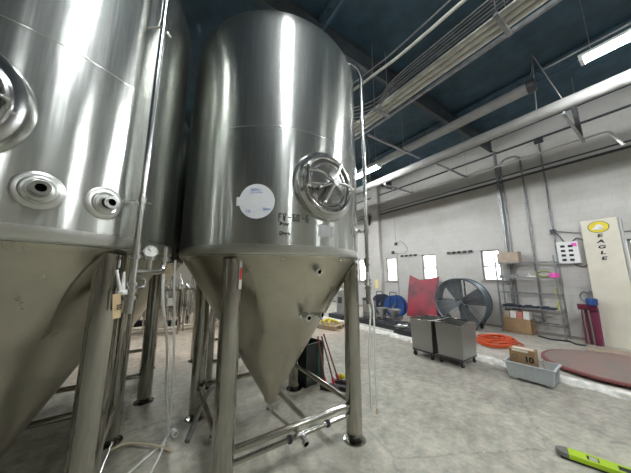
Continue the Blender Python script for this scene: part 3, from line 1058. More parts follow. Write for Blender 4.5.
CA = make_cart('grey open steel cart on casters, the one nearer the orange hose', (5.26, 2.72, 0), R(2))
dup(CA, (5.20, 3.27, 0), R(-1), 'grey open steel cart on casters, the one nearer the dark pallets')

# ------------------------------------------------------------------ things on the ledge by the right wall
ZL = 0.05
# drum fan
t = thing('drum_fan', 'large round slate grey drum fan standing against the white wall', 'fan', (8.35, 4.08, ZL), R(6))
FR = 0.74
FZ = 0.82
FX = Matrix.Translation((0, 0, FZ)) @ Matrix.Rotation(R(-90), 4, 'Y')      # local z -> -x (towards the camera)
MB().lathe([(FR - 0.012, -0.42), (FR - 0.012, 0.10), (FR + 0.02, 0.13), (FR + 0.035, 0.12), (FR + 0.012, 0.085), (FR, 0.07), (FR, -0.15), (FR + 0.012, -0.16), (FR + 0.012, -0.18), (FR, -0.19), (FR, -0.40), (FR + 0.03, -0.44), (FR + 0.02, -0.45), (FR - 0.012, -0.42)], 64, FX).build('drum', M['fan'], t)
g = MB()
for k in range(1, 13):
    rr = 0.10 + 0.64 * k / 12.5
    g.tube([FX @ Vector((rr * math.cos(2 * PI * i / 48), rr * math.sin(2 * PI * i / 48), 0.115 - 0.00 * k)) for i in range(48)], 0.0022, n=5, closed=True)
for k in range(16):
    a = 2 * PI * k / 16
    g.cyl(FX @ Vector((0.1 * math.cos(a), 0.1 * math.sin(a), 0.12)), FX @ Vector((0.74 * math.cos(a), 0.74 * math.sin(a), 0.112)), 0.003, n=5)
g.build('wire_guard', M['galv'], t)
g = MB()
for k in range(1, 9):
    rr = 0.74 * k / 9
    g.tube([FX @ Vector((rr * math.cos(2 * PI * i / 40), rr * math.sin(2 * PI * i / 40), -0.425)) for i in range(40)], 0.003, n=5, closed=True)
for k in range(8):
    a = 2 * PI * k / 8
    g.cyl(FX @ Vector((0, 0, -0.425)), FX @ Vector((0.74 * math.cos(a), 0.74 * math.sin(a), -0.425)), 0.005, n=5)
g.build('rear_guard', M['fan'], t)
MB().cyl(FX @ Vector((0, 0, -0.12)), FX @ Vector((0, 0, 0.125)), 0.055, n=24).build('hub', M['galv'], t)
for k in range(4):
    a = R(18 + 90 * k)
    Q = FX @ Matrix.Rotation(a, 4, 'Z')
    m = MB()
    vs, fs = [], []
    for j in range(7):
        s = j / 6
        rr = 0.06 + 0.63 * s
        wd = 0.09 + 0.20 * s
        for e_ in (0, 1):
            for sd in (-1, 1):
                vs.append(Q @ Vector((rr, sd * wd, sd * (0.075 - 0.045 * s) - 0.03 + e_ * 0.006)))
    for j in range(6):
        o_ = 4 * j
        fs += [(o_, o_ + 1, o_ + 5, o_ + 4), (o_ + 2, o_ + 6, o_ + 7, o_ + 3), (o_, o_ + 4, o_ + 6, o_ + 2), (o_ + 1, o_ + 3, o_ + 7, o_ + 5)]
    fs += [(0, 2, 3, 1), (24, 25, 27, 26)]
    m.add(vs, fs)
    m.build('blade', M['blade'], t)
m = MB()
for s in (-1, 1):
    m.box((0.20, s * 0.10, FZ + 0.36), (0.03, 0.03, 0.70)).box((-0.10, s * 0.085, FZ + 0.38), (0.02, 0.022, 0.64))
m.box((0.20, 0, FZ), (0.04, 1.40, 0.04)).box((-0.10, 0, FZ + 0.68), (0.022, 0.19, 0.022)).box((0.20, 0, FZ - 0.2), (0.2, 0.22, 0.2))
m.build('motor_mount', M['darksteel'], t)
m = MB()
for s in (-1, 1):
    m.tube([(-0.10, s * 0.40, 0.03), (0.0, s * 0.56, 0.32), (0.40, s * 0.56, 0.32), (0.5, s * 0.40, 0.03)], 0.018, n=8)
m.build('stand', M['darksteel'], t)
for s in (-1, 1):
    MB().cyl((0.45, s * 0.40 - 0.03, 0.085), (0.45, s * 0.40 + 0.03, 0.085), 0.085, n=20).build('wheel', M['black'], t)

# red panel leaning on the wall
m = MB()
vs, fs = [], []
NU, NV = 14, 10
for e_ in (0, 1):
    for j in range(NV + 1):
        for i in range(NU + 1):
            u, v = i / NU, j / NV
            top = 1.66 - 0.16 * math.sin(PI * u) + 0.03 * math.cos(9 * u)
            y = (0.5 - u) * 1.30
            z = v * top
            x = 0.36 * v * (0.55 + 0.45 * v) + 0.10 * math.sin(PI * u) * (1 - 0.3 * v) + e_ * 0.03
            vs.append((x, y, z))
o_ = (NU + 1) * (NV + 1)
for j in range(NV):
    for i in range(NU):
        a = j * (NU + 1) + i
        fs += [(a, a + 1, a + NU + 2, a + NU + 1), (o_ + a, o_ + a + NU + 1, o_ + a + NU + 2, o_ + a + 1)]
for i in range(NU):
    b_ = NV * (NU + 1) + i
    fs += [(i, o_ + i, o_ + i + 1, i + 1), (b_, b_ + 1, o_ + b_ + 1, o_ + b_)]
for j in range(NV):
    a, b_ = j * (NU + 1), j * (NU + 1) + NU
    fs += [(a, a + NU + 1, o_ + a + NU + 1, o_ + a), (b_, o_ + b_, o_ + b_ + NU + 1, b_ + NU + 1)]
m.add(vs, fs)
tag(m.build('red_panel', M['red']), 'tall scuffed red panel with dark patches leaning on the wall left of the fan', 'panel', loc=(8.93, 5.92, ZL))


def make_reel(label, loc, rz, pm, r):
    t = thing('hose_reel', label, 'hose reel', loc, rz, 'round hose reels by the wall')
    cz = r + 0.06
    X_ = Matrix.Translation((0, 0, cz)) @ Matrix.Rotation(R(-90), 4, 'Y')
    for s in (-1, 1):
        MB().lathe([(0.04, s * 0.14), (r * 0.55, s * 0.15), (r * 0.9, s * 0.17), (r, s * 0.165), (r, s * 0.155), (r * 0.9, s * 0.155), (0.04, s * 0.125)], 40, X_).build('side_disc', pm, t)
    MB().lathe([(r * 0.78, -0.15), (r * 0.80, 0), (r * 0.78, 0.15)], 32, X_).build('wound_hose', M['black'], t)
    m = MB()
    m.tube(fillet([(-0.19, -0.16, 0.0), (-0.19, -0.14, 2 * r + 0.18), (-0.19, 0.14, 2 * r + 0.18), (-0.19, 0.16, 0.0)], 0.05), 0.014, n=8)
    m.tube(fillet([(0.19, -0.16, 0.0), (0.19, -0.14, cz), (0.19, 0.14, cz), (0.19, 0.16, 0.0)], 0.05), 0.014, n=8)
    for s in (-1, 1):
        m.cyl((-0.19, s * 0.16, 0.012), (0.19, s * 0.16, 0.012), 0.012, n=8)
    m.cyl((-0.2, 0, cz), (0.2, 0, cz), 0.02, n=10)
    m.build('frame', M['darksteel'], t)
    m = MB().cyl((-0.20, 0, cz), (-0.23, 0, cz), 0.05, n=16).tube([(-0.225, 0, cz), (-0.225, -0.10, cz + 0.13)], 0.012, n=8)
    m.build('crank', M['galv'], t)
    return t


make_reel('bright blue round hose reel with handle frame by the red panel', (8.0, 6.38, ZL), R(12), M['blue'], 0.42)
make_reel('dark navy round hose reel left of the bright blue one', (8.2, 7.25, ZL), R(12), M['navy'], 0.41)


def pallet(label, loc, rz, sx, sy):
    t = thing('black_pallet', label, 'pallet', loc, rz, 'low black pallets on the ledge')
    m = MB()
    n = 7
    for i in range(n):
        m.box((0, -sy / 2 + sy * (i + 0.5) / n, 0.125), (sx, sy / n * 0.8, 0.025))
    m.build('deck', M['darkpallet'], t)
    for k in (-1, 0, 1):
        MB().box((k * (sx / 2 - 0.06), 0, 0.055), (0.10, sy, 0.11)).build('runner', M['darkpallet'], t)
    return t


pallet('longer black pallet carrying the steel drum and two funnels', (6.72, 5.92, ZL), 0, 1.0, 1.9)
pallet('shorter black pallet covered in loose steel fittings left of the carts', (6.42, 4.42, ZL), 0, 0.9, 0.95)
# steel drum
t = thing('steel_drum', 'upright grey steel drum with dark rim on the longer black pallet', 'drum', (6.66, 6.50, ZL + 0.14))
MB().lathe([(0.001, 0), (0.235, 0), (0.24, 0.015), (0.24, 0.24), (0.247, 0.25), (0.24, 0.26), (0.24, 0.50), (0.247, 0.51), (0.24, 0.52), (0.24, 0.66)], 36).build('body', M['sheet'], t)
MB().lathe([(0.24, 0.65), (0.252, 0.655), (0.252, 0.72), (0.235, 0.725), (0.001, 0.715)], 36).build('rim_lid', M['darksteel'], t)


def funnel(label, loc):
    t = thing('steel_funnel', label, 'funnel', loc, 0, 'steel funnels on the black pallet')
    MB().lathe([(0.205, 0.43), (0.21, 0.45), (0.20, 0.455), (0.19, 0.42), (0.05, 0.16), (0.045, 0.10), (0.055, 0.10), (0.062, 0.16), (0.205, 0.43)], 28).build('cone', M['sheet'], t)
    m = MB()
    for k in range(3):
        a = 2 * PI * k / 3 + 0.4
        m.cyl((0.17 * math.cos(a), 0.17 * math.sin(a), 0.0), (0.14 * math.cos(a), 0.14 * math.sin(a), 0.33), 0.012, n=8)
    m.build('stand', M['darksteel'], t)
    return t


funnel('steel funnel on the black pallet, the one beside the steel drum', (6.50, 5.75, ZL + 0.14))
funnel('steel funnel on the black pallet, the one farther from the steel drum', (6.56, 5.30, ZL + 0.14))
rg = random.Random(11)
for k in range(9):
    x, y = 6.42 + rg.uniform(-0.32, 0.32), 4.42 + rg.uniform(-0.36, 0.36)
    L_ = rg.uniform(0.14, 0.28)
    rr = rg.uniform(0.022, 0.038)
    m = MB().cyl((-L_ / 2, 0, rr * 1.4), (L_ / 2, 0, rr * 1.4), rr, n=12).cyl((-L_ / 2, 0, rr * 1.4), (-L_ / 2 + 0.02, 0, rr * 1.4), rr * 1.4, n=14).cyl((L_ / 2 - 0.02, 0, rr * 1.4), (L_ / 2, 0, rr * 1.4), rr * 1.4, n=14)
    tag(m.build('pipe_fitting', M['bright'] if k % 2 else M['galv']), 'loose flanged steel pipe fitting on the shorter black pallet', 'pipe fitting', 'steel fittings on the black pallet', (x, y, ZL + 0.14), rg.uniform(0, 3))

# machine seen between the leg and the cone, with a timber bundle near it
t = thing('pump_unit', 'pale grey upright machine on dark base beyond the right front leg', 'machine', (6.45, 7.75, ZL), R(5))
MB().box((0, 0, 0.08), (0.9, 0.8, 0.16)).build('base', M['darkpallet'], t)
MB().cyl((0, 0.05, 0.16), (0, 0.05, 1.05), 0.24, n=32).cyl((0, 0.05, 1.05), (0, 0.05, 1.15), 0.24, 0.12, n=32).build('vessel', M['pvc'], t)
MB().cyl((0.02, -0.33, 0.30), (0.3, -0.33, 0.30), 0.10, n=20).box((0.1, -0.33, 0.18), (0.3, 0.2, 0.04)).build('motor', M['darksteel'], t)
MB().tube(fillet([(0, 0.05, 1.12), (0, 0.05, 1.40), (0.25, 0.2, 1.40), (0.25, 0.2, 0.16)], 0.08), 0.022, n=10).build('pipe', M['bright'], t)
MB().box((-0.25, -0.06, 0.70), (0.03, 0.2, 0.24)).build('control_box', M['darksteel'], t)
t = thing('timber_pallet', 'small wooden pallet with yellow straps on the floor under the cone', 'pallet', (5.05, 6.75, 0), R(20))
m = MB()
for k in range(5):
    m.box((0, -0.36 + 0.18 * k, 0.125), (0.85, 0.13, 0.022))
for k in (-1, 0, 1):
    m.box((k * 0.36, 0, 0.057), (0.09, 0.85, 0.113))
m.build('deck', M['wood'], t)
m = MB().tube(smooth([(-0.25, -0.2, 0.17), (0.0, 0.0, 0.24), (0.2, -0.15, 0.17), (0.1, 0.2, 0.22), (-0.2, 0.25, 0.17), (-0.25, 0.0, 0.22)]), 0.035, n=8)
tag(m.build('yellow_strap', M['yellow']), 'tangled yellow strap on the small wooden pallet', 'strap', loc=(5.05, 6.75, 0.0))

# orange hose coil
pts = []
rg = random.Random(2)
for k in range(11 * 26):
    a = 2 * PI * k / 26
    lap = k / 26
    rr = 0.50 - 0.022 * (lap % 6) + 0.05 * math.sin(lap * 2.1) + 0.03 * math.sin(a * 2 + lap)
    pts.append((rr * 1.0 * math.cos(a) + 0.05 * math.sin(lap * 1.7), rr * 0.72 * math.sin(a) + 0.05 * math.cos(lap * 2.3), 0.022 + 0.012 * lap + 0.012 * math.sin(a * 3 + lap * 2)))
pts += [(0.55, -0.1, 0.08), (0.3, -0.45, 0.03), (-0.1, -0.55, 0.022), (-0.4, -0.62, 0.022)]
tag(MB().tube(pts, 0.019, n=8).build('orange_hose', M['orange']), 'coil of bright orange hose on the floor below the steel rack', 'hose', loc=(7.25, 2.78, ZL))

# grey tote with cardboard box
t = thing('plastic_tote', 'long pale grey plastic tote holding a cardboard box at the ledge edge', 'tote', (5.46, 1.60, 0), R(3))
m = MB()
x0, y0, x1, y1, zt, th = 0.205, 0.28, 0.235, 0.31, 0.27, 0.008
vo = [(-x0, -y0, 0.03), (x0, -y0, 0.03), (x0, y0, 0.03), (-x0, y0, 0.03), (-x1, -y1, zt), (x1, -y1, zt), (x1, y1, zt), (-x1, y1, zt)]
vi = [(x * (1 - th / abs(x)), y * (1 - th / abs(y)), z + (th if z < 0.1 else 0)) for x, y, z in vo]
fs = [(0, 3, 2, 1), (8, 9, 10, 11)]
for i in range(4):
    k = (i + 1) % 4
    fs += [(i, k, k + 4, i + 4), (8 + i, 12 + i, 12 + k, 8 + k), (4 + i, 4 + k, 12 + k, 12 + i)]
m.add(vo + vi, fs)
for k in range(7):
    y = -0.225 + 0.075 * k
    for s in (-1, 1):
        m.box((s * 0.222, y, 0.155), (0.016, 0.012, 0.21), ry=s * R(7.1))
for k in range(4):
    x = -0.15 + 0.10 * k
    for s in (-1, 1):
        m.box((x, s * 0.297, 0.155), (0.012, 0.016, 0.21), rx=-s * R(7.1))
m.build('body', M['tote'], t)
m = MB()
for c_, s_ in (((0, -0.315, 0.27), (0.52, 0.03, 0.022)), ((0, 0.315, 0.27), (0.52, 0.03, 0.022)), ((-0.24, 0, 0.27), (0.03, 0.64, 0.022)), ((0.24, 0, 0.27), (0.03, 0.64, 0.022))):
    m.box(c_, s_)
m.build('rim', M['tote'], t, bevel=0.004)
m = MB()
for sx in (-1, 1):
    for sy in (-1, 1):
        m.box((sx * 0.15, sy * 0.21, 0.016), (0.05, 0.06, 0.032))
m.build('foot', M['tote'], t)

t = thing('cardboard_box', 'brown cardboard box printed 10 standing in the grey tote', 'box', (5.47, 1.70, 0.045), R(6))
MB().box((0, 0, 0.215), (0.25, 0.34, 0.43)).build('carton', M['card'], t, bevel=0.004)
MB().box((0.0, 0.0, 0.431), (0.10, 0.28, 0.003)).box((-0.126, 0.02, 0.412), (0.003, 0.22, 0.035)).build('tape_strip', M['tape'], t)
m = MB()
vs, fs = text_mesh('10', 0.12, 0.006)
m.add([(-0.1275, -0.09 - x, 0.285 + y) for x, y, _ in vs], fs)
for rr in (0.035,):
    m.tube([(-0.1275, 0.10 + rr * math.cos(2 * PI * i / 20), 0.30 + rr * math.sin(2 * PI * i / 20)) for i in range(20)], 0.003, n=5, closed=True)
m.build('printing', M['ink'], t)
m = MB().box((0, 0, 0.12), (0.20, 0.012, 0.24), rx=R(-14))
tag(m.build('cardboard_flap', M['card2']), 'loose cut piece of cardboard tilted in the near end of the grey tote', 'cardboard', loc=(5.46, 1.42, 0.10), rz=R(10))

# round rusty disc on blocks
t = thing('round_plate', 'large round rust red plate lying raised on blocks at the right', 'plate', (7.0, 0.84, ZL))
MB().lathe([(0.001, 0.045), (0.98, 0.045), (1.0, 0.052), (1.0, 0.087), (0.94, 0.091), (0.94, 0.085)], 72).build('rim', M['rustrim'], t)
MB().lathe([(0.001, 0.086), (0.945, 0.086), (0.945, 0.091), (0.001, 0.092)], 72).build('plate', M['rust'], t)
m = MB()
for a in (100, 165, 230, 300, 20):
    m.box((0.72 * math.cos(R(a)), 0.72 * math.sin(R(a)), 0.0225), (0.16, 0.16, 0.045), rz=R(a))
m.build('support_block', M['darksteel'], t)
tag(MB().box((0, 0, 0.02), (0.42, 1.2, 0.03)).build('pale_board', M['card2']), 'flat pale board lying on the floor in front of the cream panel', 'board', loc=(8.6, 0.85, ZL), rz=R(8))

# lime green tool on the floor in the foreground
t = thing('spirit_level', 'lime green spirit level with grey end cap lying on the floor at bottom right', 'spirit level', (3.47, 0.92, 0), R(-74.5))
LW = 0.062
def lv(mb, xa, xb, ya, yb, za, zb):
    mb.box(((xa + xb) / 2, (ya + yb) / 2, (za + zb) / 2), (xb - xa, yb - ya, zb - za))
m = MB()
segs = [(0.09, 0.21), (0.29, 0.40), (0.48, 0.86)]
for a, b_ in segs:
    lv(m, a, b_, -LW, LW, 0.02, 0.058)
for a, b_ in ((0.21, 0.29), (0.40, 0.48)):
    for s in (-1, 1):
        lv(m, a, b_, min(s * LW, s * 0.036), max(s * LW, s * 0.036), 0.02, 0.058)
m.build('body', M['lime'], t)
m = MB()
poly = [(0.09, -LW), (0.09, LW), (0.035, 0.052), (0.006, 0.03), (0.0, 0.0), (0.006, -0.03), (0.035, -0.052)]
m.prism(poly, 0.042, Matrix.Translation((0, 0, 0.016)))
m.build('end_cap', M['hose_g'], t, bevel=0.006)
m = MB()
lv(m, 0.03, 0.86, -LW + 0.004, LW - 0.004, 0.0, 0.0205)
m.build('base_strip', M['black'], t)
for a in (0.21, 0.40):
    w_ = MB()
    lv(w_, a + 0.001, a + 0.079, -0.035, 0.035, 0.03, 0.054)
    wo = w_.build('vial_window', M['black'], t)
    if a < 0.3:
        q_ = MB()
        lv(q_, a + 0.016, a + 0.07, -0.026, 0.030, 0.0538, 0.0555)
        q_.build('vial', M['panelside'], wo)

# ------------------------------------------------------------------ steel rack and what stands on it
t = thing('steel_rack', 'tall open dark steel rack against the white wall right of a window', 'rack', (9.18, 2.53, ZL))
for sx in (-1, 1):
    for sy in (-1, 1):
        MB().box((sx * 0.2, sy * 0.68, 1.12), (0.035, 0.035, 2.24)).build('post', M['galv'], t)
m = MB().box((0.2, 0, 0.34), (0.022, 1.36, 0.03)).box((-0.2, -0.36, 0.34), (0.022, 0.64, 0.03))
for k in range(4):
    m.box((0, -0.60 + 0.16 * k, 0.348), (0.40, 0.012, 0.010))
m.box((0, -0.68, 0.34), (0.4, 0.022, 0.03)).box((0, -0.05, 0.34), (0.4, 0.022, 0.03))
m.build('shelf', M['galv'], t)
for z in (2.06, 1.61, 1.17, 0.74):
    m = MB()
    for sx in (-1, 1):
        m.box((sx * 0.2, 0, z), (0.022, 1.36, 0.03))
    for k in range(9):
        m.box((0, -0.64 + 0.16 * k, z + 0.008), (0.40, 0.012, 0.010))
    for sy in (-1, 1):
        m.box((0, sy * 0.68, z), (0.4, 0.022, 0.03))
    m.build('shelf', M['galv'], t)
Z1, Z2, Z4 = ZL + 2.075, ZL + 1.625, ZL + 0.755
t = thing('cardboard_tray', 'open tan cardboard tray on the top shelf of the steel rack', 'box', (9.14, 2.88, Z1), R(3))
m = MB()
for c_, s_ in (((0, 0, 0.01), (0.34, 0.52, 0.016)), ((-0.17, 0, 0.15), (0.012, 0.52, 0.28)), ((0.17, 0, 0.17), (0.012, 0.52, 0.34)), ((0, -0.26, 0.16), (0.34, 0.012, 0.32)), ((0, 0.26, 0.13), (0.34, 0.012, 0.24))):
    m.box(c_, s_)
m.build('tray', M['card2'], t)
MB().box((-0.02, 0.02, 0.29), (0.16, 0.36, 0.05), rx=R(14)).build('flap', M['card2'], t)
ring = []
for k in range(4 * 24):
    a = 2 * PI * k / 24
    ring.append((0.05 * math.sin(a * 0.5), (0.17 - 0.008 * (k // 24)) * math.cos(a), 0.085 + 0.075 * math.sin(a) + 0.006 * (k // 24)))
tag(MB().tube(ring, 0.014, n=8).build('hose_loop', M['green']), 'olive green hose loop on the second shelf of the steel rack', 'hose', loc=(9.10, 2.11, Z2))
m = MB().lathe([(0.04, 0.0), (0.095, 0.0), (0.10, 0.02), (0.10, 0.11), (0.095, 0.13), (0.04, 0.13), (0.04, 0.0)], 28)
tag(m.build('pink_roll', M['pink']), 'bright pink roll of tape at the right end of the second shelf', 'tape roll', loc=(9.04, 1.90, Z2))
m = MB().cyl((0, -0.09, 0.03), (0, 0.09, 0.03), 0.028, n=14).cyl((0, 0.02, 0.05), (0, 0.06, 0.12), 0.018, n=10)
tag(m.build('hose_nozzle', M['hose_w']), 'white hose nozzle left of the green hose loop on the rack', 'nozzle', loc=(9.04, 2.38, Z2), rz=R(25))
m = MB().box((0, 0, 0.04), (0.2, 0.42, 0.08))
tag(m.build('metal_tray', M['galv'], bevel=0.006), 'shallow grey metal tray at the left end of the second shelf', 'tray', loc=(9.12, 2.95, Z2))
for k, (y, ln, lb) in enumerate(((2.95, 0.40, 'at the left end'), (2.52, 0.34, 'in the middle'), (2.14, 0.30, 'right of the middle one'))):
    m = MB().box((0, 0, 0.028), (0.24, ln, 0.05), rz=R(4 * k - 3)).box((0.02, 0.05, 0.065), (0.12, ln * 0.4, 0.03)).cyl((-0.06, -ln / 2, 0.05), (-0.06, -ln / 2 - 0.05, 0.06), 0.02, n=10)
    tag(m.build('black_tool_case', M['navy'], bevel=0.006), 'black tool case on the fourth shelf of the rack, ' + lb, 'tool case', 'black cases on the rack', (9.12, y, Z4))
m = MB().tube(smooth([(0.02, 0, 0.0), (-0.02, 0.03, 0.12), (0.0, -0.03, 0.30), (0.0, 0.02, 0.5), (0.03, 0.0, 0.62)]), 0.022, n=8)
tag(m.build('hanging_strap', M['hivis']), 'yellow green strap standing looped at the right end of the fourth shelf', 'strap', loc=(9.06, 1.90, Z4))
t = thing('carton', 'large cardboard carton full of packages under the steel rack', 'box', (9.17, 2.86, ZL), R(-3))
m = MB()
for c_, s_ in (((0, 0, 0.02), (0.34, 0.66, 0.02)), ((-0.17, 0, 0.22), (0.012, 0.66, 0.42)), ((0.17, 0, 0.22), (0.012, 0.66, 0.42)), ((0, -0.33, 0.22), (0.34, 0.012, 0.42)), ((0, 0.33, 0.22), (0.34, 0.012, 0.42))):
    m.box(c_, s_)
m.build('carton_body', M['card'], t)
cols = ['card2', 'paper', 'redpack', 'paper']
for k in range(4):
    tag(MB().box((0, 0, 0.31), (0.28, 0.135, 0.56 + 0.03 * (k % 2)), rx=R(3)).build('package', M[cols[k]], bevel=0.004),
        ['tan package at the left end', 'white package next to the tan one', 'red package between two white ones', 'white package at the right end'][k] + ' of the large carton under the rack', 'package', 'packages in the carton', (9.17, 3.10 - 0.155 * k, ZL + 0.032))
tag(MB().tube(smooth([(9.0, 2.4, ZL + 0.02), (8.85, 2.1, ZL + 0.02), (8.95, 1.8, ZL + 0.02), (8.75, 1.65, ZL + 0.02), (8.8, 1.45, ZL + 0.02)]), 0.02, n=8).build('black_cable', M['black']), 'black cable lying along the floor under the right end of the rack', 'cable')

# ------------------------------------------------------------------ control panel, cream panel and things near it
t = thing('switch_panel', 'white wall box with two columns of black switches', 'control panel', (WX, 1.62, 2.36))
MB().box((-0.07, 0, 0), (0.14, 0.42, 0.60)).build('enclosure', M['whitebox'], t, bevel=0.008)
for c_ in range(2):
    for r_ in range(4):
        MB().box((-0.146, 0.09 - 0.15 * c_, 0.17 - 0.125 * r_), (0.014, 0.085, 0.062)).build('switch', M['black'], t)
MB().box((-0.142, -0.135, 0.20), (0.004, 0.10, 0.09)).build('pink_label', M['pink'], t)
tag(MB().tube(smooth([(WX - 0.04, 1.52, 2.66), (WX - 0.05, 1.42, 2.74), (WX - 0.05, 1.30, 2.62), (WX - 0.05, 1.27, 2.3), (WX - 0.05, 1.31, 2.03), (WX - 0.05, 1.42, 1.96), (WX - 0.05, 1.56, 2.05)]), 0.012, n=8).build('panel_cable', M['black']), 'black cable looping round the right side of the switch box', 'cable')

t = thing('sign_panel', 'tall cream panel reading EAGLE down its front, leaning by the wall', 'sign', (9.22, 0.96, ZL))
PW, PH = 0.62, 3.10
MB().box((0.06, 0.02, PH / 2), (0.10, PW, PH)).build('panel', M['eagle'], t, bevel=0.006)
MB().box((0.05, -PW / 2 - 0.012, PH / 2), (0.12, 0.04, PH)).build('edge_strip', M['panelside'], t)
Z_ = lambda zc: Matrix.Translation((0.008, 0.03, zc)) @ Matrix.Rotation(R(-90), 4, 'Y') @ Matrix.Rotation(R(-90), 4, 'Z')
E = Matrix.Diagonal((1.0, 0.82, 1, 1))
lg = MB().lathe([(0.0005, 0.0), (0.18, 0.0), (0.18, 0.004), (0.0005, 0.004)], 40, Z_(2.90) @ E).build('oval_emblem', M['ink'], t)
MB().lathe([(0.0005, 0.004), (0.168, 0.004), (0.168, 0.007), (0.0005, 0.007)], 40, Z_(2.90) @ E).build('emblem_field', M['yellow'], lg)
m = MB()
m.prism([(-0.11, -0.05), (-0.03, -0.062), (0.06, -0.055), (0.10, -0.03), (0.075, 0.005), (0.055, 0.045), (0.01, 0.07), (-0.035, 0.055), (-0.055, 0.01), (-0.09, -0.015)], 0.002, Z_(2.90) @ Matrix.Translation((0, 0, 0.007)))
m.build('emblem_shape', M['paper'], lg)
m = MB()
m.prism([(0.005, -0.01), (0.06, -0.02), (0.09, -0.035), (0.055, -0.045), (0.01, -0.035)], 0.001, Z_(2.90) @ Matrix.Translation((0, 0, 0.0092)))
m.prism([(-0.09, -0.06), (0.09, -0.066), (0.085, -0.076), (-0.085, -0.07)], 0.001, Z_(2.90) @ Matrix.Translation((0, 0, 0.0092)))
m.build('emblem_beak', M['panelside'], lg)
lt = MB()
for k, ch in enumerate('EAGLE'):
    vs, fs = text_mesh(ch, 0.125, 0.006)
    sh = [(x * 1.35 + 0.22 * y, y * 0.9, 0.002) for x, y, _ in vs]
    lt.add(sh, fs, Z_(2.675 - 0.143 * k))
lt.build('lettering', M['ink'], t)

t = thing('junction_box', 'small grey wall box with looped cable left of the cream panel', 'electrical box', (WX, 1.31, 1.21))
MB().box((-0.05, 0, 0), (0.10, 0.15, 0.26)).build('box_body', M['galv'], t, bevel=0.005)
MB().tube(smooth([(-0.05, 0.07, 0.06), (-0.05, 0.17, 0.10), (-0.05, 0.24, 0.0), (-0.05, 0.20, -0.13), (-0.05, 0.08, -0.17), (-0.05, -0.02, -0.13)]), 0.009, n=8).build('cable_loop', M['black'], t)
t = thing('folding_cart', 'maroon folded cart with two silver poles standing left of cream panel', 'folding cart', (9.02, 1.40, ZL), R(0))
MB().box((0.10, -0.02, 0.45), (0.06, 0.30, 0.88), ry=R(6)).build('panel', M['maroon'], t, bevel=0.01)
for y in (0.09, 0.0):
    MB().cyl((-0.02, y - 0.03, 0.02), (0.09, y, 0.90), 0.022, n=12).build('pole', M['bright'], t)
MB().box((0.08, 0.0, 0.90), (0.10, 0.34, 0.14)).build('top_bag', M['maroon'], t, bevel=0.02)
tag(MB().lathe([(0.001, 0.0), (0.09, 0.0), (0.105, 0.02), (0.105, 0.14), (0.09, 0.16), (0.001, 0.16)], 24).build('blue_spool', M['blue']), 'blue spool resting on top of the maroon folded cart', 'spool', loc=(9.02, 1.30, ZL + 0.965))

# yellow card on the pillar
tag(MB().box((0, 0, 0), (0.006, 0.20, 0.42)).build('yellow_card', M['yellow2']), 'pale yellow card on the white pillar near the far windows', 'sign', loc=(WX - 0.215, 8.50, 1.30))

# coat hook rails
for (ya, yb, z, n, lb) in ((4.02, 4.98, 2.60, 5, 'between the fan and a window'), (6.24, 7.15, 2.62, 4, 'above the red panel')):
    t = thing('hook_rail', 'row of dark coat hooks on the white wall, ' + lb, 'hook rail', (WX, (ya + yb) / 2, z))
    MB().box((-0.012, 0, 0), (0.024, yb - ya, 0.035)).build('rail', M['pvc'], t)
    for k in range(n):
        y = (yb - ya) * ((k + 0.5) / n - 0.5)
        MB().box((-0.05, y, 0.0), (0.06, 0.11, 0.075)).tube(smooth([(-0.06, y, -0.03), (-0.10, y, -0.05), (-0.12, y, 0.0)]), 0.012, n=6).build('hook', M['darksteel'], t)
# small wall boxes and cable above the second window
for (y, z, lb) in ((7.35, 3.22, 'upper'), (7.55, 2.82, 'lower')):
    tag(MB().box((-0.04, 0, 0), (0.08, 0.11, 0.14)).build('outlet_box', M['darksteel'], bevel=0.006), lb + ' of two small dark outlet boxes on the wall left of hooks', 'outlet box', 'outlet boxes on the wall', (WX, y, z))
tag(MB().tube(smooth([(WX - 0.02, 7.35, 5.0), (WX - 0.02, 7.36, 3.3), (WX - 0.03, 7.1, 3.35), (WX - 0.03, 6.75, 3.0), (WX - 0.03, 6.85, 2.75), (WX - 0.03, 7.2, 2.74), (WX - 0.03, 7.5, 2.78)]), 0.009, n=6).build('wall_cable', M['galv']), 'thin drooping cable between the small outlet boxes on the wall', 'cable')
tag(MB().cyl((WX - 0.02, 7.33, 0.1), (WX - 0.02, 7.33, 2.7), 0.010, n=6).build('wall_conduit', M['galv']), 'thin conduit running down the wall beside the second far window', 'conduit', 'conduits on the white wall')

# ------------------------------------------------------------------ conduits on the right wall
XW = WX - 0.035


def wall_tube(pts, r, label, m_='galv', rad=0.12):
    return tag(MB().tube(fillet(pts, rad), r, n=10).build('wall_conduit', M[m_]), label, 'conduit', 'conduits on the white wall')


t = MB().box((XW, 3.02, 3.05), (0.06, 0.075, 5.9)).build('wall_channel', M['galv'])
tag(t, 'wide dark upright steel channel on the wall at left of the rack', 'channel')
wall_tube([(XW, 2.90, 0.3), (XW, 2.90, 5.62), (XW, 2.36, 5.62), (XW, 2.36, 0.3)], 0.026, 'hoop shaped conduit rising behind the rack and bending over at its top', rad=0.25)
wall_tube([(XW, 1.86, 5.78), (XW, 1.86, 1.4)], 0.024, 'straight conduit dropping from high box to the switch box')
tag(MB().box((-0.05, 0, 0), (0.10, 0.20, 0.14)).build('pull_box', M['darksteel'], bevel=0.005), 'small dark box high on the wall at the head of a conduit', 'electrical box', loc=(WX, 1.86, 5.83))
tag(MB().box((-0.04, 0, 0), (0.08, 0.12, 0.12)).build('splice_box', M['darksteel'], bevel=0.005), 'small dark splice box on the conduit just above the switch box', 'electrical box', loc=(WX - 0.06, 1.86, 2.98))
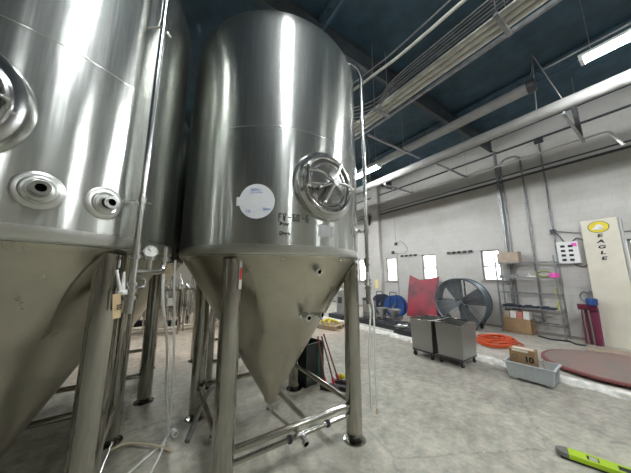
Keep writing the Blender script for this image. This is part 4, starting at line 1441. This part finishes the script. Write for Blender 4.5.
tag(MB().tube(smooth([(XW, 1.86, 2.98), (XW, 1.76, 2.85), (XW, 1.70, 2.70), (XW, 1.66, 2.64)]), 0.012, n=8).build('drop_cable', M['black']), 'short black cable from the splice box into the switch box', 'cable')
tag(MB().tube(smooth([(XW, 1.83, 3.0), (XW, 1.4, 2.88), (XW, 0.9, 2.82), (XW, 0.2, 2.80), (XW, -1.5, 2.8)]), 0.010, n=6).build('wall_cable', M['galv']), 'thin upper cable running right along the wall behind the cream panel', 'cable')
wall_tube([(XW, -3, 5.03), (XW, 14, 5.03)], 0.020, 'thinner upper pipe of the two running along the white wall', 'darksteel')
wall_tube([(XW, -3, 4.88), (XW, 14, 4.88)], 0.036, 'thicker lower pipe of the two running along the white wall', 'darksteel')
wall_tube([(XW, -3, 5.92), (XW, 14, 5.92)], 0.032, 'dark conduit along the very top of the white wall', 'darksteel')
tag(MB().box((0, 0, 0), (0.10, 0.05, 0.55)).build('wall_bracket', M['darksteel']), 'upright dark bracket at the wall near the white pillar', 'bracket', loc=(WX - 0.06, 9.0, 4.7))

# ------------------------------------------------------------------ overhead pipes, struts, cables
t = thing('overhead_pipe', 'thick white overhead pipe with a closed end near the tube light', 'pipe', (5.72, 0, 5.35), 0, 'thick white overhead pipes')
MB().cyl((0, 1.06, 0), (0, 15.5, 0), 0.105, n=24).build('pipe_run', M['pvc'], t)
MB().cyl((0, 1.04, 0), (0, 1.16, 0), 0.118, n=24).build('end_clamp', M['darksteel'], t)
MB().cyl((0, 1.10, 0.1), (0.62, 1.12, CZ - 5.35), 0.010, n=6).build('hanger', M['galv'], t)
for y in (5.4, 9.7, 14):
    MB().cyl((0, y, 0.1), (0.0, y, CZ - 5.35), 0.008, n=6).build('hanger', M['galv'], t)
t = thing('overhead_pipe', 'thick white overhead pipe running unbroken out of frame nearer the wall', 'pipe', (6.26, 0, 5.0), 0, 'thick white overhead pipes')
MB().cyl((0, -5, 0), (0, 15.5, 0), 0.115, n=24).build('pipe_run', M['pvc'], t)
MB().cyl((-0.08, 1.17, 0.09), (0.07, 1.13, CZ - 5.0), 0.010, n=6).build('hanger', M['pvc'], t)
MB().cyl((0.07, 0.80, 0.08), (0.09, 1.13, CZ - 5.0), 0.010, n=6).build('hanger', M['pvc'], t)
for y in (-2.7, 5.85, 10.1):
    MB().cyl((0, y, 0.10), (0.0, y, CZ - 5.0), 0.009, n=6).build('hanger', M['pvc'], t)
for k, (y, x1, lb) in enumerate(((0.82, 8.0, 'nearest the camera'), (3.32, 8.0, 'in front of the middle of the wall'), (5.16, 7.85, 'farthest, near the tank'))):
    t = thing('strut_arm', 'steel strut arm under the long white pipe, ' + lb, 'strut', (0, y, 0), 0, 'strut arms under the white pipe')
    MB().box(((6.2 + x1) / 2, 0, 4.80), (x1 - 6.2, 0.045, 0.045)).build('arm', M['galv'], t)
    MB().cyl((6.26, 0, 4.80), (6.26, 0, 4.89), 0.012, n=8).build('pipe_link', M['galv'], t)
    MB().cyl((x1 - 0.06, 0, 4.8), (x1 - 0.06, 0, CZ), 0.005, n=6).build('hanger_rod', M['galv'], t)
    if k == 0:
        MB().box((7.55, 0.0, 5.18), (0.12, 0.07, 0.75), ry=R(-18)).build('brace', M['darksteel'], t)
tag(MB().tube(fillet([(7.95, 0.30, 4.45), (7.95, 0.46, 4.85), (7.95, 1.5, 4.85), (7.9, 4.0, 4.85), (7.8, 7.5, 4.85), (7.8, 15, 4.85)], 0.06), 0.024, n=10).build('thin_pipe', M['whitebox']), 'thin white pipe carried on the strut arms near the wall', 'pipe')
for k, x in enumerate((3.34, 3.45, 3.56)):
    tag(MB().cyl((x, -6, 5.0), (x, 15.5, 5.0), 0.042, n=14).build('overhead_conduit', M['offwhite']), ['left', 'middle', 'right'][k] + ' one of three off white conduits bundled under the ceiling', 'conduit', 'three bundled overhead conduits')
tag(MB().box((0, 4.5, 0), (0.05, 21, 0.05)).build('steel_rail', M['galv']), 'slim grey rail running parallel beside the three bundled conduits', 'rail', loc=(3.78, 0, 5.06))
for k, y in enumerate((0.83, 2.84)):
    t = thing('trapeze_hanger', ['perforated trapeze hanger under the bundled conduits at the top of the picture', 'trapeze hanger under the bundled conduits beside the fermenter top'][k], 'hanger', (3.5, y, 4.92), 0, 'trapeze hangers')
    MB().box((-0.06, 0, 0.013), (0.46, 0.05, 0.05)).build('channel', M['galv'], t)
    for s in (-0.265, 0.145):
        MB().cyl((s, 0, 0), (s, 0, CZ - 4.92), 0.007, n=6).build('rod', M['galv'], t)
t = thing('cross_strut', 'pale cross strut between the bundled conduits and the white pipe', 'strut', (4.75, 3.52, 4.93))
MB().box((0, 0, 0), (2.0, 0.045, 0.045)).build('channel', M['galv'], t)
MB().cyl((0.3, 0, 0), (0.3, 0, CZ - 4.93), 0.006, n=6).build('rod', M['galv'], t)
for k, x in enumerate((3.02, 3.07, 3.12, 3.18, 3.23)):
    y1 = 2.1 + 0.07 * k
    pts = [(x, -6, 5.0), (x, 0.5, 5.0), (x, y1, 5.0), (x - 0.05, y1 + 0.5, 4.85 - 0.02 * k), (x - 0.1, y1 + 1.5, 5.2)]
    tag(MB().tube(smooth(pts, 5), 0.0085, n=6).build('thin_cable', M['galv']), 'thin grey overhead cable, %s of the five left of the bundled conduits' % ['leftmost', 'second from left', 'middle', 'second from right', 'rightmost'][k], 'cable', 'thin overhead cables')
for k, (pts, lb) in enumerate((([(2.70, -5, 5.0), (2.64, 1.08, 5.0), (2.56, 2.36, 5.0), (2.5, 4.0, 5.25)], 'thinner loose cable strung across the dark ceiling'), ([(2.86, -5, 5.0), (2.78, 0.99, 5.0), (2.68, 2.37, 5.0), (2.6, 4.0, 5.2)], 'thicker loose cable strung across the dark ceiling'))):
    tag(MB().tube(smooth(pts, 8), 0.010 + 0.012 * k, n=8).build('loose_cable', M['galv'] if k == 0 else M['offwhite']), lb, 'cable', 'loose ceiling cables')
tag(MB().cyl((5.12, 0.82, 5.16), (5.12, -3.0, 5.16), 0.014, n=8).build('light_conduit', M['galv']), 'thin conduit running beside the nearest tube light', 'conduit')

# ------------------------------------------------------------------ equipment far back between the tanks
def skid(label, loc, rz, seed):
    rg = random.Random(seed)
    t = thing('pipe_skid', label, 'pipework', loc, rz, 'pipework skids behind the fermenters')
    f = MB()
    for sx in (-1, 1):
        for sy in (-1, 1):
            f.box((sx * 0.36, sy * 0.3, 0.65), (0.04, 0.04, 1.3))
    for z in (0.15, 0.7, 1.28):
        for s in (-1, 1):
            f.box((0, s * 0.3, z), (0.72, 0.03, 0.03)).box((s * 0.36, 0, z), (0.03, 0.6, 0.03))
    f.build('frame', M['leg'], t)
    MB().cyl((-0.12, 0, 0.18), (-0.12, 0, 0.62), 0.17, n=24).build('pump_tank', M['bright'], t)
    MB().cyl((0.08, 0, 0.28), (0.34, 0, 0.28), 0.10, n=20).build('motor', M['black'], t)
    p = MB()
    for k in range(9):
        x = -0.36 + 0.08 * k
        y = rg.uniform(-0.25, 0.25)
        p.tube(fillet([(x, y, 0.2), (x, y, rg.uniform(1.0, 1.9)), (x + 0.12, -0.3, rg.uniform(1.0, 1.8)), (x + 0.12, -0.3, 0.5)], 0.06), 0.021, n=10)
        p.cyl((x, y, 0.75), (x, y, 0.79), 0.045, n=14)
    p.build('pipes', M['bright'], t)
    MB().box((0.15, -0.33, 0.95), (0.20, 0.06, 0.22)).build('control_box', M['whitebox'], t)
    return t


skid('pipework skid far back between fermenters, leftmost of the four', (-0.55, 9.3, 0), R(10), 1)
skid('pipework skid far back between fermenters, second from the left', (0.32, 8.9, 0), R(-8), 2)
skid('pipework skid far back between fermenters, third from the left', (1.15, 9.2, 0), R(4), 3)
skid('pipework skid far back between fermenters, rightmost of the four', (2.0, 9.0, 0), R(-5), 4)
